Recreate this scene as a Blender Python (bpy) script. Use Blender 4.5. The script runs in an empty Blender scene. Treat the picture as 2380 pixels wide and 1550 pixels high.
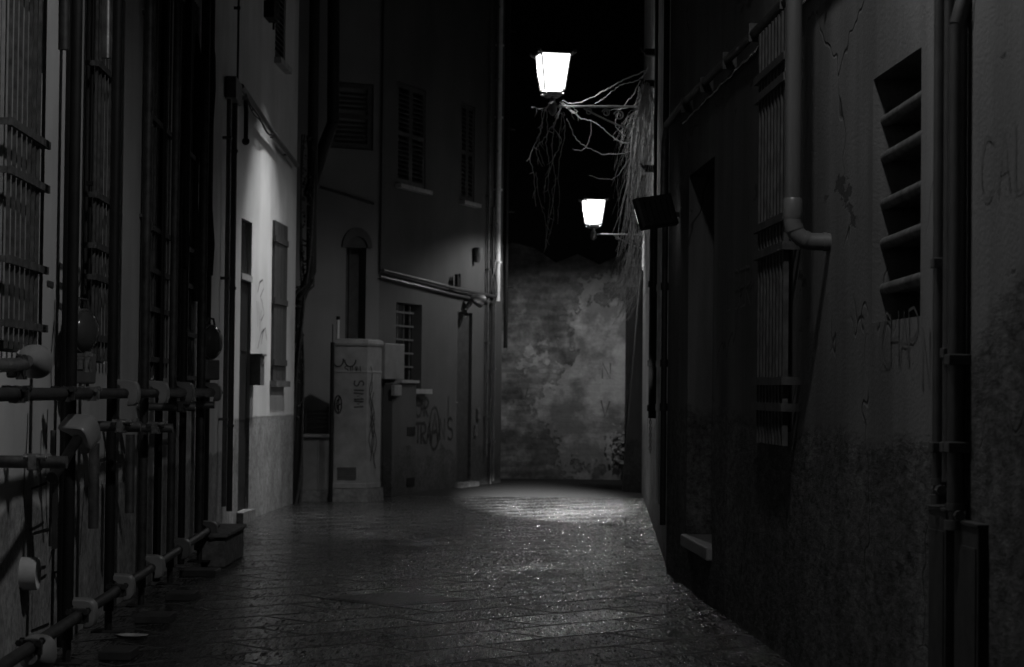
import bpy, math, random
from mathutils import Vector, Matrix
R = math.radians
rnd = random.Random(7)
scene = bpy.context.scene
COL = scene.collection

# ------------------------------------------------------------------ camera
FPX, CX, CY = 5000.0, 1190.0, 775.0          # focal length and centre in units of a 2380 px wide frame
TILT, ROLL, EYE = R(1.547), R(0.6), 1.2
cam_d = bpy.data.cameras.new('camera')
cam = bpy.data.objects.new('camera', cam_d)
COL.objects.link(cam)
CAMROT = Matrix.Rotation(R(90) + TILT, 3, 'X') @ Matrix.Rotation(ROLL, 3, 'Z')
cam.rotation_euler = CAMROT.to_euler()
cam.location = (0, 0, EYE)
cam_d.sensor_width = 36.0
cam_d.lens = 36.0 * FPX / 2380.0
cam_d.clip_start, cam_d.clip_end = 0.05, 500.0
cam_d.dof.use_dof = True
cam_d.dof.focus_distance = 10.8
cam_d.dof.aperture_fstop = 5.6
scene.camera = cam

# ------------------------------------------------------------------ night sky, street light behind the viewer, exposure
w = bpy.data.worlds.new('World')
scene.world = w
w.use_nodes = True
wn = w.node_tree.nodes
sky = wn.new('ShaderNodeTexSky')
sky.sky_type = 'NISHITA'
sky.sun_disc = False
sky.sun_elevation = R(-8)
bw = wn.new('ShaderNodeRGBToBW')
w.node_tree.links.new(sky.outputs[0], bw.inputs[0])
w.node_tree.links.new(bw.outputs[0], wn['Background'].inputs['Color'])
wn['Background'].inputs['Strength'].default_value = 0.05

pl = bpy.data.lights.new('street_light_glow', 'SPOT')
pl.energy, pl.spot_size, pl.spot_blend = 178, R(164), 0.35
pl.shadow_soft_size = 0.10
plo = bpy.data.objects.new('street_light_glow', pl)
plo.location = (0.60, 6.6, 4.7)
COL.objects.link(plo)

vs = scene.view_settings
vs.view_transform, vs.look, vs.exposure, vs.gamma = 'Standard', 'None', 0.0, 1.0
vs.use_curve_mapping = False
cy = scene.cycles
cy.max_bounces, cy.diffuse_bounces, cy.glossy_bounces = 5, 3, 3
cy.transmission_bounces, cy.transparent_max_bounces = 2, 6
cy.sample_clamp_indirect = 4.0
cy.caustics_reflective = cy.caustics_refractive = False

LANTERN_EMIT = 4.5
LANTERN_LAMP = 200.0


# ------------------------------------------------------------------ measuring helpers: picture units -> metres in the place
def ray(u, v):
    return CAMROT @ Vector(((u - CX) / FPX, (CY - v) / FPX, -1.0))


def P(u, v, d):
    k = ray(u, v)
    return Vector((0, 0, EYE)) + k * (d / k.y)


def G(u, v, z=0.0):
    k = ray(u, v)
    return Vector((0, 0, EYE)) + k * ((z - EYE) / k.z)


class Wall:
    def __init__(self, a, b, flip=False):
        self.a = Vector((a[0], a[1], 0))
        self.L = (Vector((b[0], b[1], 0)) - self.a).length
        self.t = (Vector((b[0], b[1], 0)) - self.a).normalized()
        self.n = Vector((-self.t.y, self.t.x, 0)) * (-1 if flip else 1)

    def hit(self, u, v, off=0.0):
        k = ray(u, v)
        o = self.a + self.n * off - Vector((0, 0, EYE))
        p = Vector((0, 0, EYE)) + k * (o.dot(self.n) / k.dot(self.n))
        return (p - self.a).dot(self.t), p.z

    def pt(self, s, z, o=0.0):
        return self.a + self.t * s + self.n * o + Vector((0, 0, z))

    def px(self, u, v, o=0.0):
        s, z = self.hit(u, v, o)
        return self.pt(s, z, o)


# ------------------------------------------------------------------ mesh helpers
class MB:
    def __init__(self):
        self.v, self.f = [], []

    def quad(self, *pts):
        i = len(self.v)
        self.v += [Vector(p) for p in pts]
        self.f.append(tuple(range(i, i + len(pts))))
        return self

    def box(self, c, sx, sy, sz, ax=Vector((1, 0, 0)), ay=None, az=Vector((0, 0, 1)), taper=1.0):
        c = Vector(c)
        if ay is None:
            ay = az.cross(ax)
        i = len(self.v)
        for kz in (-1, 1):
            q = taper if kz > 0 else 1.0
            for kx, ky in ((-1, -1), (1, -1), (1, 1), (-1, 1)):
                self.v.append(c + ax * (kx * sx / 2 * q) + ay * (ky * sy / 2 * q) + az * (kz * sz / 2))
        self.f += [(i + 3, i + 2, i + 1, i), (i + 4, i + 5, i + 6, i + 7)]
        for k in range(4):
            j = (k + 1) % 4
            self.f.append((i + k, i + j, i + j + 4, i + k + 4))
        return self

    def tube(self, pts, r, seg=10, cap=True, closed=False):
        pts = [Vector(p) for p in pts]
        n = len(pts)
        rr = list(r) if hasattr(r, '__len__') else [r] * n
        tang = []
        for k in range(n):
            a, b = pts[max(k - 1, 0)], pts[min(k + 1, n - 1)]
            t = (b - a)
            tang.append(t.normalized() if t.length > 1e-9 else Vector((0, 0, 1)))
        t0 = tang[0]
        up = Vector((0, 0, 1)) if abs(t0.z) < 0.9 else Vector((1, 0, 0))
        nx = t0.cross(up).normalized()
        i0 = len(self.v)
        for k in range(n):
            t = tang[k]
            nx = (nx - t * nx.dot(t))
            nx = nx.normalized() if nx.length > 1e-6 else t.orthogonal().normalized()
            ny = t.cross(nx)
            for s in range(seg):
                a = 2 * math.pi * s / seg
                self.v.append(pts[k] + nx * (rr[k] * math.cos(a)) + ny * (rr[k] * math.sin(a)))
        for k in range(n - 1):
            for s in range(seg):
                a, b = i0 + k * seg + s, i0 + k * seg + (s + 1) % seg
                self.f.append((a, b, b + seg, a + seg))
        if cap:
            self.f.append(tuple(i0 + s for s in reversed(range(seg))))
            self.f.append(tuple(i0 + (n - 1) * seg + s for s in range(seg)))
        return self

    def loft(self, rings, cap0=True, cap1=True):
        i0, m = len(self.v), len(rings[0])
        for r_ in rings:
            self.v += [Vector(p) for p in r_]
        for k in range(len(rings) - 1):
            for s in range(m):
                a, b = i0 + k * m + s, i0 + k * m + (s + 1) % m
                self.f.append((a, b, b + m, a + m))
        if cap0:
            self.f.append(tuple(i0 + s for s in reversed(range(m))))
        if cap1:
            self.f.append(tuple(i0 + (len(rings) - 1) * m + s for s in range(m)))
        return self

    def ball(self, c, r, seg=10, rings=6):
        c = Vector(c)
        prof = [(r * math.sin(math.pi * k / rings), -r * math.cos(math.pi * k / rings)) for k in range(rings + 1)]
        prof[0] = (1e-4, -r)
        prof[-1] = (1e-4, r)
        return self.loft([[c + Vector((q * math.cos(2 * math.pi * s / seg), q * math.sin(2 * math.pi * s / seg), h)) for s in range(seg)] for q, h in prof])

    def ribbon(self, pts, n, wid):
        """flat painted stroke lying on a plane with normal n"""
        pts = [Vector(p) for p in pts]
        L, Rr = [], []
        for k, p in enumerate(pts):
            a, b = pts[max(k - 1, 0)], pts[min(k + 1, len(pts) - 1)]
            t = (b - a).normalized()
            sd = n.cross(t).normalized() * (wid / 2)
            L.append(p + sd)
            Rr.append(p - sd)
        for k in range(len(pts) - 1):
            self.quad(Rr[k], Rr[k + 1], L[k + 1], L[k])
        return self


ORG = {}


def build(name, mb, mat, parent=None, smooth=False, bevel=0.0, loc=None):
    org = ORG.get(parent, Vector((0, 0, 0))) if parent else Vector(loc or (0, 0, 0))
    me = bpy.data.meshes.new(name)
    me.from_pydata([tuple(v - org) for v in mb.v], [], mb.f)
    me.update()
    if smooth:
        me.polygons.foreach_set('use_smooth', [True] * len(me.polygons))
        me.set_sharp_from_angle(angle=R(40))
    o = bpy.data.objects.new(name, me)
    COL.objects.link(o)
    if mat:
        me.materials.append(mat)
    if bevel:
        m = o.modifiers.new('bevel', 'BEVEL')
        m.width, m.segments, m.limit_method = bevel, 2, 'ANGLE'
    if parent:
        o.parent = parent
        ORG[o] = org
    else:
        o.location = org
        ORG[o] = org
    return o


def tag(o, label, cat, group=None):
    o['label'], o['category'] = label, cat
    if group:
        o['group'] = group
    return o


def thing(name, label, cat, loc, group=None):
    o = bpy.data.objects.new(name, None)
    o.empty_display_size = 0.1
    COL.objects.link(o)
    o.location = loc
    ORG[o] = Vector(loc)
    return tag(o, label, cat, group)


def copy_tree(o, parent=None):
    c = o.copy()
    COL.objects.link(c)
    c.parent = parent
    for ch in o.children:
        copy_tree(ch, c)
    return c


# ------------------------------------------------------------------ materials (black-and-white picture: every colour is a grey)
class NT:
    def __init__(self, name):
        self.m = bpy.data.materials.new(name)
        self.m.use_nodes = True
        self.t = self.m.node_tree
        self.b = self.t.nodes['Principled BSDF']
        self._pos = None

    def n(self, typ, **kw):
        x = self.t.nodes.new('ShaderNode' + typ)
        for k, v in kw.items():
            setattr(x, k, v)
        return x

    def set(self, sock, val):
        if isinstance(val, bpy.types.NodeSocket):
            self.t.links.new(val, sock)
        elif isinstance(val, (int, float)) and sock.type == 'RGBA':
            sock.default_value = (val, val, val, 1)
        else:
            sock.default_value = val

    def pos(self):
        if self._pos is None:
            self._pos = self.n('NewGeometry').outputs['Position']
        return self._pos

    def mapped(self, scale=(1, 1, 1), rot=(0, 0, 0), vec=None):
        x = self.n('Mapping')
        self.set(x.inputs['Vector'], vec or self.pos())
        x.inputs['Scale'].default_value = scale
        x.inputs['Rotation'].default_value = rot
        return x.outputs[0]

    def noise(self, scale, detail=4, rough=0.55, vec=None, dist=0.0):
        x = self.n('TexNoise')
        self.set(x.inputs['Vector'], vec or self.pos())
        x.inputs['Scale'].default_value = scale
        x.inputs['Detail'].default_value = detail
        x.inputs['Roughness'].default_value = rough
        x.inputs['Distortion'].default_value = dist
        return x.outputs['Fac']

    def math(self, op, a, b=0.0, c=0.0, clamp=False):
        x = self.n('Math', operation=op, use_clamp=clamp)
        self.set(x.inputs[0], a)
        self.set(x.inputs[1], b)
        self.set(x.inputs[2], c)
        return x.outputs[0]

    def rng(self, v, a, b, c=0.0, d=1.0):
        x = self.n('MapRange')
        self.set(x.inputs[0], v)
        for i, q in enumerate((a, b, c, d)):
            self.set(x.inputs[1 + i], q)
        return x.outputs[0]

    def mix(self, f, a, b):
        x = self.n('Mix', data_type='FLOAT')
        self.set(x.inputs[0], f)
        self.set(x.inputs[2], a)
        self.set(x.inputs[3], b)
        return x.outputs[0]

    def z(self):
        x = self.n('SeparateXYZ')
        self.set(x.inputs[0], self.pos())
        return x.outputs[2]

    def finish(self, col, rough=0.8, spec=0.3, bump=None, bstr=0.3, bdist=0.01, metal=0.0):
        self.set(self.b.inputs['Base Color'], col)
        self.set(self.b.inputs['Roughness'], rough)
        self.set(self.b.inputs['Specular IOR Level'], spec)
        self.set(self.b.inputs['Metallic'], metal)
        if bump is not None:
            x = self.n('Bump')
            x.inputs['Strength'].default_value = bstr
            x.inputs['Distance'].default_value = bdist
            self.set(x.inputs['Height'], bump)
            self.set(self.b.inputs['Normal'], x.outputs[0])
        return self.m


def simple(name, v, rough=0.6, spec=0.4, metal=0.0, var=0.35, scale=14.0, bstr=0.15):
    k = NT(name)
    f = k.noise(scale, 5)
    col = k.math('MULTIPLY', k.rng(f, 0.3, 0.7, 1 - var, 1 + var), v)
    return k.finish(col, rough, spec, k.noise(scale * 5, 3), bstr, 0.004, metal)


def plaster(name, base, low=None, zlow=1.0, edge=0.5, streak=0.3, fine=0.5, patch=None, patch_at=0.6, lowbump=1.0, speck=0.0, near=False):
    """old lime plaster: rain streaks, worn fine grain, a coarser render coat below zlow with a broken edge"""
    k = NT(name)
    st = k.noise(1.0, 5, 0.6, k.mapped((1.2, 0.55, 0.18) if near else (2.6, 2.6, 0.22)))
    bl = k.noise(1.3, 4)
    col = k.math('MULTIPLY', k.math('MULTIPLY', k.rng(st, 0.3, 0.7, 1 - streak, 1 + streak * 0.6), k.rng(bl, 0.3, 0.7, 0.85, 1.12)), base)
    gr = k.noise(70, 3)
    height = k.math('MULTIPLY', gr, 0.25)
    if patch is not None:
        pn = k.noise(0.9, 7, 0.62)
        pm = k.rng(pn, patch_at, patch_at + 0.015)
        col = k.mix(pm, col, k.math('MULTIPLY', k.rng(k.noise(9, 5), 0.3, 0.7, 0.7, 1.3), patch))
        height = k.math('SUBTRACT', height, k.math('MULTIPLY', pm, 1.2))
    if low is not None:
        e = k.noise(1.5, 8, 0.6, k.mapped((1, .22, 1)) if near else None)
        zz = k.math('ADD', k.z(), k.math('MULTIPLY', k.math('SUBTRACT', e, 0.5), edge * 2.4))
        if near:                                              # the render coat climbs higher towards the near end of the wall
            sx = k.n('SeparateXYZ')
            k.set(sx.inputs[0], k.pos())
            rise = k.math('MULTIPLY', k.math('MAXIMUM', k.math('SUBTRACT', 6.75, sx.outputs[1]), 0.0), 0.30)
            step = k.rng(sx.outputs[1], 6.55, 6.85, 0.24, 0.0)
            zz = k.math('SUBTRACT', zz, k.math('ADD', rise, step))
        m = k.rng(zz, zlow - (0.035 if near else 0.012), zlow + (0.035 if near else 0.012), 1.0, 0.0)
        cn = k.noise(30, 6, 0.75, k.mapped((1, .35, 1))) if near else k.noise(26, 6, 0.7)
        cb = k.noise(4, 6, 0.65)
        lc = k.math('MULTIPLY', k.math('MULTIPLY', k.rng(cn, 0.32, 0.68, 0.25 if near else 0.55, 1.8 if near else 1.4), k.rng(cb, 0.3, 0.7, 0.6, 1.25)), low)
        col = k.mix(m, col, lc)
        if near:                                              # rain stains, chips and a scatter of dark pits
            st2 = k.noise(1.0, 6, 0.65, k.mapped((3, 1.5, 0.16)))
            col = k.math('MULTIPLY', col, k.rng(st2, 0.38, 0.62, 0.68, 1.12))
            chip = k.rng(k.noise(2.6, 9, 0.68, k.mapped((1, .35, 1))), 0.345, 0.36, 1.0, 0.0)
            crack = k.n('TexVoronoi', feature='DISTANCE_TO_EDGE')
            wv = k.n('VectorMath', operation='MULTIPLY_ADD')
            wz = k.n('TexNoise')
            k.set(wz.inputs['Vector'], k.pos())
            wz.inputs['Scale'].default_value = 3.0
            k.set(wv.inputs[0], wz.outputs['Color'])
            wv.inputs[1].default_value = (0.35, 0.35, 0.35)
            k.set(wv.inputs[2], k.mapped((1, .5, .6)))
            k.set(crack.inputs['Vector'], wv.outputs[0])
            crack.inputs['Scale'].default_value = 1.1
            cl = k.math('MULTIPLY', k.rng(crack.outputs['Distance'], 0.0, 0.008, 1.0, 0.0), k.rng(k.noise(1.3, 3), 0.5, 0.55))
            flaw = k.math('MAXIMUM', chip, cl)
            col = k.math('MULTIPLY', col, k.rng(flaw, 0.0, 1.0, 1.0, 0.40))
            height = k.math('SUBTRACT', height, k.math('MULTIPLY', flaw, 0.8))
        height = k.math('SUBTRACT', k.math('ADD', height, k.math('MULTIPLY', k.math('MULTIPLY', m, cn), 1.3 * lowbump)), k.math('MULTIPLY', m, 1.0))
    if speck:
        col = k.math('MULTIPLY', col, k.rng(k.noise(38, 4, 0.7), 0.35, 0.45, 1 - speck, 1.0))
    return k.finish(col, 0.85, 0.2, height, fine, 0.02)


M = {}
M['left_plaster'] = plaster('left_plaster', 0.60, 0.36, 0.68, 0.10, 0.12, 0.25)
M['left_far_plaster'] = plaster('left_far_plaster', 0.50, 0.24, 0.93, 0.03, 0.12, 0.25, lowbump=0.4)
M['centre_plaster'] = plaster('centre_plaster', 0.19, 0.12, 0.30, 0.5, 0.12, 0.25)
M['corner_plaster'] = plaster('corner_plaster', 0.085, 0.07, 0.42, 0.4, 0.12, 0.25)
M['right_plaster'] = plaster('right_plaster', 0.13, 0.075, 1.06, 0.26, 0.55, 0.5, lowbump=1.4, near=True)
M['right_far_plaster'] = plaster('right_far_plaster', 0.42, 0.26, 0.9, 0.5, 0.45, 0.4, patch=0.22, patch_at=0.6)
M['dark_plaster'] = plaster('dark_plaster', 0.10, 0.06, 0.6, 0.6, 0.5, 0.6)
M['iron'] = simple('wrought_iron', 0.030, 0.45, 0.5, 0.0, 0.5)
M['rust_iron'] = simple('rusty_iron', 0.075, 0.75, 0.3, 0.0, 0.5, 22)
M['black_paint'] = simple('black_paint', 0.010, 0.6, 0.2, 0.0, 0.3)
M['black_cloth'] = simple('dark_sheeting', 0.012, 0.8, 0.2, 0.0, 0.3)
M['dark_wood'] = simple('dark_wood', 0.035, 0.6, 0.3)
M['shutter_wood'] = simple('shutter_wood', 0.045, 0.6, 0.3)
M['board_wood'] = simple('weathered_board', 0.09, 0.8, 0.2, 0.0, 0.4)
M['grey_steel'] = simple('galvanised_tube', 0.15, 0.38, 0.5, 0.7, 0.35)
M['dark_steel'] = simple('weathered_tube', 0.032, 0.55, 0.35, 0.1, 0.6, 20, 0.4)
M['coupler_steel'] = simple('coupler_steel', 0.30, 0.3, 0.5, 0.8, 0.5, 30, 0.5)
M['plastic'] = simple('pale_plastic', 0.19, 0.33, 0.5, 0.0, 0.12, 6, 0.05)
M['plastic_dim'] = simple('dull_plastic', 0.10, 0.4, 0.5, 0.0, 0.2, 6, 0.05)
M['pvc'] = simple('grey_pvc', 0.062, 0.32, 0.5, 0.0, 0.10, 5, 0.05)
M['pvc_white'] = simple('white_pvc', 0.50, 0.4, 0.5, 0.0, 0.12)
M['zinc'] = simple('painted_pipe', 0.045, 0.4, 0.5, 0.0, 0.2)
M['pale_pipe'] = simple('pale_pipe', 0.78, 0.5, 0.4, 0.0, 0.15)
M['dark_pipe'] = simple('dark_pipe', 0.10, 0.45, 0.5, 0.0, 0.35)
M['cabinet'] = simple('cabinet_shell', 0.22, 0.55, 0.4, 0.0, 0.22, 7, 0.1)
M['cabinet_low'] = simple('low_cabinet_shell', 0.18, 0.6, 0.4, 0.0, 0.15, 7, 0.1)
M['concrete'] = simple('rough_concrete', 0.16, 0.9, 0.2, 0.0, 0.4, 18, 0.5)
M['stone'] = simple('worn_stone', 0.30, 0.6, 0.4, 0.0, 0.25, 12, 0.3)
M['spray'] = simple('spray_paint', 0.016, 0.6, 0.3, 0.0, 0.5, 9, 0.0)
M['spray_soft'] = simple('faded_spray_paint', 0.08, 0.7, 0.3, 0.0, 0.4, 9, 0.0)
M['twig'] = simple('dry_twig', 0.24, 0.85, 0.2, 0.0, 0.35, 40, 0.4)
M['twig_dark'] = simple('dark_twig', 0.20, 0.85, 0.2, 0.0, 0.4, 40, 0.4)
M['lens'] = simple('dark_lens', 0.05, 0.15, 0.6, 0.0, 0.2, 8, 0.0)
M['glass_dark'] = simple('dark_glass', 0.01, 0.1, 0.5, 0.0, 0.2, 3, 0.0)
M['ivy'] = simple('dark_ivy', 0.035, 0.7, 0.2, 0.0, 0.5, 30)
M['bar_iron'] = simple('old_bar_iron', 0.042, 0.7, 0.25, 0.0, 0.5, 18)
M['pale_shutter'] = simple('pale_shutter', 0.30, 0.7, 0.3, 0.0, 0.2)
M['cap_black'] = simple('cap_black_iron', 0.006, 0.8, 0.1)  # iron set near-black so the lantern cap stays dark against the sky
M['litter'] = simple('pale_litter', 0.35, 0.6, 0.3)


def emit(name, s):
    k = NT(name)
    k.set(k.b.inputs['Base Color'], 0.8)
    k.set(k.b.inputs['Emission Color'], 1.0)
    k.set(k.b.inputs['Emission Strength'], s)
    return k.m


def lantern_glass():
    k = NT('lit_lantern_glass')
    nt = k.t
    tr = nt.nodes.new('ShaderNodeBsdfTransparent')
    em = nt.nodes.new('ShaderNodeEmission')
    em.inputs[1].default_value = LANTERN_EMIT
    mx = nt.nodes.new('ShaderNodeMixShader')
    mx.inputs[0].default_value = 0.5
    nt.links.new(tr.outputs[0], mx.inputs[1])
    nt.links.new(em.outputs[0], mx.inputs[2])
    nt.links.new(mx.outputs[0], nt.nodes['Material Output'].inputs[0])
    return k.m


M['lantern_glow'] = lantern_glass()
M['flood_glow'] = emit('lit_floodlight_glass', 3.0)


FACET = 0.56


def paving_material():
    """stone slabs laid on the diagonal, tooled and wet"""
    k = NT('wet_stone_paving')
    wob = k.n('VectorMath', operation='MULTIPLY_ADD')
    nz = k.n('TexNoise')
    k.set(nz.inputs['Vector'], k.pos())
    nz.inputs['Scale'].default_value = 1.6
    k.set(wob.inputs[0], nz.outputs['Color'])
    wob.inputs[1].default_value = (0.06, 0.06, 0)
    k.set(wob.inputs[2], k.pos())
    v = k.mapped((1, 1, 1), (0, 0, R(-43)), wob.outputs[0])
    br = k.n('TexBrick', offset=0.42, offset_frequency=2)
    k.set(br.inputs['Vector'], v)
    for nm, q in (('Scale', 1.0), ('Mortar Size', 0.018), ('Mortar Smooth', 0.3), ('Bias', 0.0), ('Brick Width', 0.86), ('Row Height', 0.42)):
        br.inputs[nm].default_value = q
    br.inputs['Color1'].default_value = (0, 0, 0, 1)
    br.inputs['Color2'].default_value = (1, 1, 1, 1)
    br.inputs['Mortar'].default_value = (0.5, 0.5, 0.5, 1)
    slab = k.n('RGBToBW')
    k.set(slab.inputs[0], br.outputs['Color'])
    tint, mortar = slab.outputs[0], br.outputs['Fac']
    big = k.noise(0.55, 5, 0.6)
    tool = k.n('TexVoronoi', feature='F1')
    k.set(tool.inputs['Vector'], k.mapped((1.0, 0.13, 1)))
    tool.inputs['Scale'].default_value = 88
    tool.inputs['Randomness'].default_value = 1.0
    pits = tool.outputs['Distance']
    fine = k.noise(62, 4, 0.75, k.mapped((1.0, 0.20, 1)))
    mid = k.noise(9, 5, 0.6)
    rows = k.n('TexWave', wave_type='BANDS', bands_direction='Y')
    k.set(rows.inputs['Vector'], k.mapped((1, 1, 1), (0, 0, R(4))))
    rows.inputs['Scale'].default_value = 7
    rows.inputs['Distortion'].default_value = 3.0
    rows.inputs['Detail'].default_value = 3
    col = k.math('MULTIPLY', k.rng(tint, 0, 1, 0.88, 1.1), k.rng(mid, 0.3, 0.7, 0.75, 1.2))
    col = k.math('MULTIPLY', col, 0.012)
    col = k.mix(mortar, col, 0.012)
    tooled = k.rng(k.math('ADD', tint, k.math('MULTIPLY', k.math('SUBTRACT', big, 0.5), 2.2)), 0.25, 0.65, 0.45, 1.0)
    h = k.math('MULTIPLY', k.math('ADD', k.math('MULTIPLY', pits, 0.15), k.math('MULTIPLY', fine, 0.3)), tooled)
    h = k.math('ADD', h, k.math('MULTIPLY', rows.outputs['Fac'], 0.16))
    h = k.math('ADD', h, k.math('MULTIPLY', mid, 0.35))
    h = k.math('ADD', h, k.math('MULTIPLY', tint, 0.2))
    h = k.math('SUBTRACT', h, k.math('MULTIPLY', mortar, 1.6))
    # chisel facets: every little cell leans its own way and is more or less wet
    def cells(scale, sy, rot):
        c = k.n('TexVoronoi', feature='F1')
        k.set(c.inputs['Vector'], k.mapped((1.0, sy, 1), (0, 0, rot)))
        c.inputs['Scale'].default_value = scale
        q = k.n('SeparateColor')
        k.set(q.inputs[0], c.outputs['Color'])
        return q.outputs
    ca, cb = cells(66, 0.16, 0.0), cells(105, 0.12, R(3))
    sx = k.math('SUBTRACT', k.math('ADD', ca[0], cb[0]), 1.0)
    sy = k.math('SUBTRACT', k.math('ADD', ca[1], cb[1]), 1.0)
    amp = k.math('MULTIPLY', k.math('MULTIPLY', tooled, k.math('SUBTRACT', 1.0, mortar)), FACET)
    tilt = k.n('CombineXYZ')
    k.set(tilt.inputs[0], k.math('MULTIPLY', sx, k.math('MULTIPLY', amp, 0.06)))
    k.set(tilt.inputs[1], k.math('ADD', k.math('MULTIPLY', sy, amp), k.math('MULTIPLY', k.math('SUBTRACT', tint, 0.6), 0.16)))
    bump = k.n('Bump')
    bump.inputs['Strength'].default_value = 0.8
    bump.inputs['Distance'].default_value = 0.022
    k.set(bump.inputs['Height'], h)
    nsum = k.n('VectorMath', operation='ADD')
    k.set(nsum.inputs[0], bump.outputs[0])
    k.set(nsum.inputs[1], tilt.outputs[0])
    nrm = k.n('VectorMath', operation='NORMALIZE')
    k.set(nrm.inputs[0], nsum.outputs[0])
    wet = k.rng(k.math('MULTIPLY', ca[2], cb[2]), 0.0, 0.4, 0.27, 0.05)
    rough = k.mix(mortar, k.math('ADD', wet, k.rng(big, 0.35, 0.65, 0.05, 0.0)), 0.8)
    col = k.math('MULTIPLY', col, k.rng(k.math('MULTIPLY', ca[2], cb[0]), 0.05, 0.6, 0.15, 3.0))
    m_ = k.finish(col, rough, 0.85)
    k.set(k.b.inputs['Normal'], nrm.outputs[0])
    k.set(k.b.inputs['Coat Weight'], k.math('MULTIPLY', k.math('SUBTRACT', 1.0, mortar), k.rng(big, 0.3, 0.6, 0.4, 1.0)))   # film of water
    k.set(k.b.inputs['Coat Roughness'], k.rng(ca[2], 0.0, 1.0, 0.05, 0.16))
    k.set(k.b.inputs['Coat Normal'], nrm.outputs[0])
    return m_


def asphalt_material():
    k = NT('dark_asphalt')
    c = k.math('MULTIPLY', k.rng(k.noise(30, 4), 0.3, 0.7, 0.6, 1.3), 0.022)
    return k.finish(c, 0.9, 0.15, k.noise(160, 3), 0.6, 0.006)


def brickwall_material():
    """rough brick wall with remains of pale plaster"""
    k = NT('ruined_plaster_over_brick')
    v = k.n('CombineXYZ')
    sp = k.n('SeparateXYZ')
    wob = k.n('VectorMath', operation='MULTIPLY_ADD')
    nz = k.n('TexNoise')
    k.set(nz.inputs['Vector'], k.pos())
    nz.inputs['Scale'].default_value = 3.0
    k.set(wob.inputs[0], nz.outputs['Color'])
    wob.inputs[1].default_value = (0.12, 0.12, 0.10)
    k.set(wob.inputs[2], k.pos())
    k.set(sp.inputs[0], wob.outputs[0])
    k.set(v.inputs[0], sp.outputs[0])
    k.set(v.inputs[1], sp.outputs[2])
    br = k.n('TexBrick', offset=0.5)
    k.set(br.inputs['Vector'], v.outputs[0])
    for nm, q in (('Scale', 1.0), ('Mortar Size', 0.012), ('Mortar Smooth', 0.4), ('Brick Width', 0.29), ('Row Height', 0.075)):
        br.inputs[nm].default_value = q
    br.inputs['Color1'].default_value = (0.17, 0.17, 0.17, 1)
    br.inputs['Color2'].default_value = (0.31, 0.31, 0.31, 1)
    br.inputs['Mortar'].default_value = (0.225, 0.225, 0.225, 1)
    bwn = k.n('RGBToBW')
    k.set(bwn.inputs[0], br.outputs['Color'])
    brick = k.math('MULTIPLY', bwn.outputs[0], k.rng(k.noise(4.5, 9, 0.7), 0.3, 0.7, 0.35, 1.5))
    pl_ = k.math('MULTIPLY', k.rng(k.noise(5, 8, 0.7), 0.3, 0.7, 0.70, 1.12), 0.43)
    xyz = k.n('SeparateXYZ')
    k.set(xyz.inputs[0], k.pos())
    # plaster survives to the right and in a middle band; brick is bare to the left, at the foot and towards the top
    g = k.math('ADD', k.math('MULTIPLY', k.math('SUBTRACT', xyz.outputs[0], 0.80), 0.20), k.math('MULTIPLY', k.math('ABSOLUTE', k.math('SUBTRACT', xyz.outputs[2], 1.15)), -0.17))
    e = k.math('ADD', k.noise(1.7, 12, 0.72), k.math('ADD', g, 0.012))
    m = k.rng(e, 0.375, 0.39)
    grime_fade = k.rng(k.math('ADD', k.noise(2.4, 6, 0.65), k.math('MULTIPLY', k.math('ABSOLUTE', k.math('SUBTRACT', xyz.outputs[2], 1.45)), -0.20)), 0.30, 0.50, 0.40, 1.0)  # dirt noise and foot stain; the tone also darkens towards the top
    col = k.math('MULTIPLY', k.mix(m, brick, pl_), grime_fade)
    h = k.math('ADD', k.math('MULTIPLY', k.noise(30, 5), 0.5), k.math('ADD', k.math('MULTIPLY', m, 1.0), k.math('MULTIPLY', br.outputs['Fac'], -0.08)))
    return k.finish(col, 0.9, 0.15, h, 0.7, 0.02)


M['paving'] = paving_material()
M['asphalt'] = asphalt_material()
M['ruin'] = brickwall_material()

# ------------------------------------------------------------------ plan of the alley (walls measured from where they meet the ground)
r0, r1 = G(1848, 1550), G(1548, 1331)
rd = (r1 - r0).normalized()
R1 = Wall(r1 - rd * 16.0, r1)                       # near right house, runs behind the viewer
r2b = r1 + (G(1500, 1173) - r1).normalized() * 12.9
R2 = Wall(r1 + Vector((0.015, 0.0, 0)), r2b)        # far right house
l1 = G(541, 1221)
ld = Vector((-0.038, 1, 0)).normalized()
L1 = Wall(l1 - ld * 20.0, l1, True)                 # near left house
l2 = G(680, 1170)
L2 = Wall(l1, l2, True)                             # far left house
c0, c1 = P(655, 1100, 23.95), P(876, 1100, 24.5)
c2 = G(1163, 1121)
C1 = Wall(c0, c1, True)
C2 = Wall(c1, c2, True)
for wl in (R1, R2):
    if wl.n.x > 0:
        wl.n = -wl.n
for wl in (L1, L2):
    if wl.n.x < 0:
        wl.n = -wl.n
for wl in (C1, C2):
    if wl.n.y > 0:
        wl.n = -wl.n
back_y = G(1300, 1113).y


# ------------------------------------------------------------------ ground
def sheet(name, x0, x1, y0, y1, z, mat, nx=1, ny=1):
    mb = MB()
    for i in range(nx):
        for j in range(ny):
            xa, xb = x0 + (x1 - x0) * i / nx, x0 + (x1 - x0) * (i + 1) / nx
            ya, yb = y0 + (y1 - y0) * j / ny, y0 + (y1 - y0) * (j + 1) / ny
            mb.quad((xa, ya, z), (xb, ya, z), (xb, yb, z), (xa, yb, z))
    o = build(name, mb, mat)
    o['kind'] = 'structure'
    return o


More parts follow.
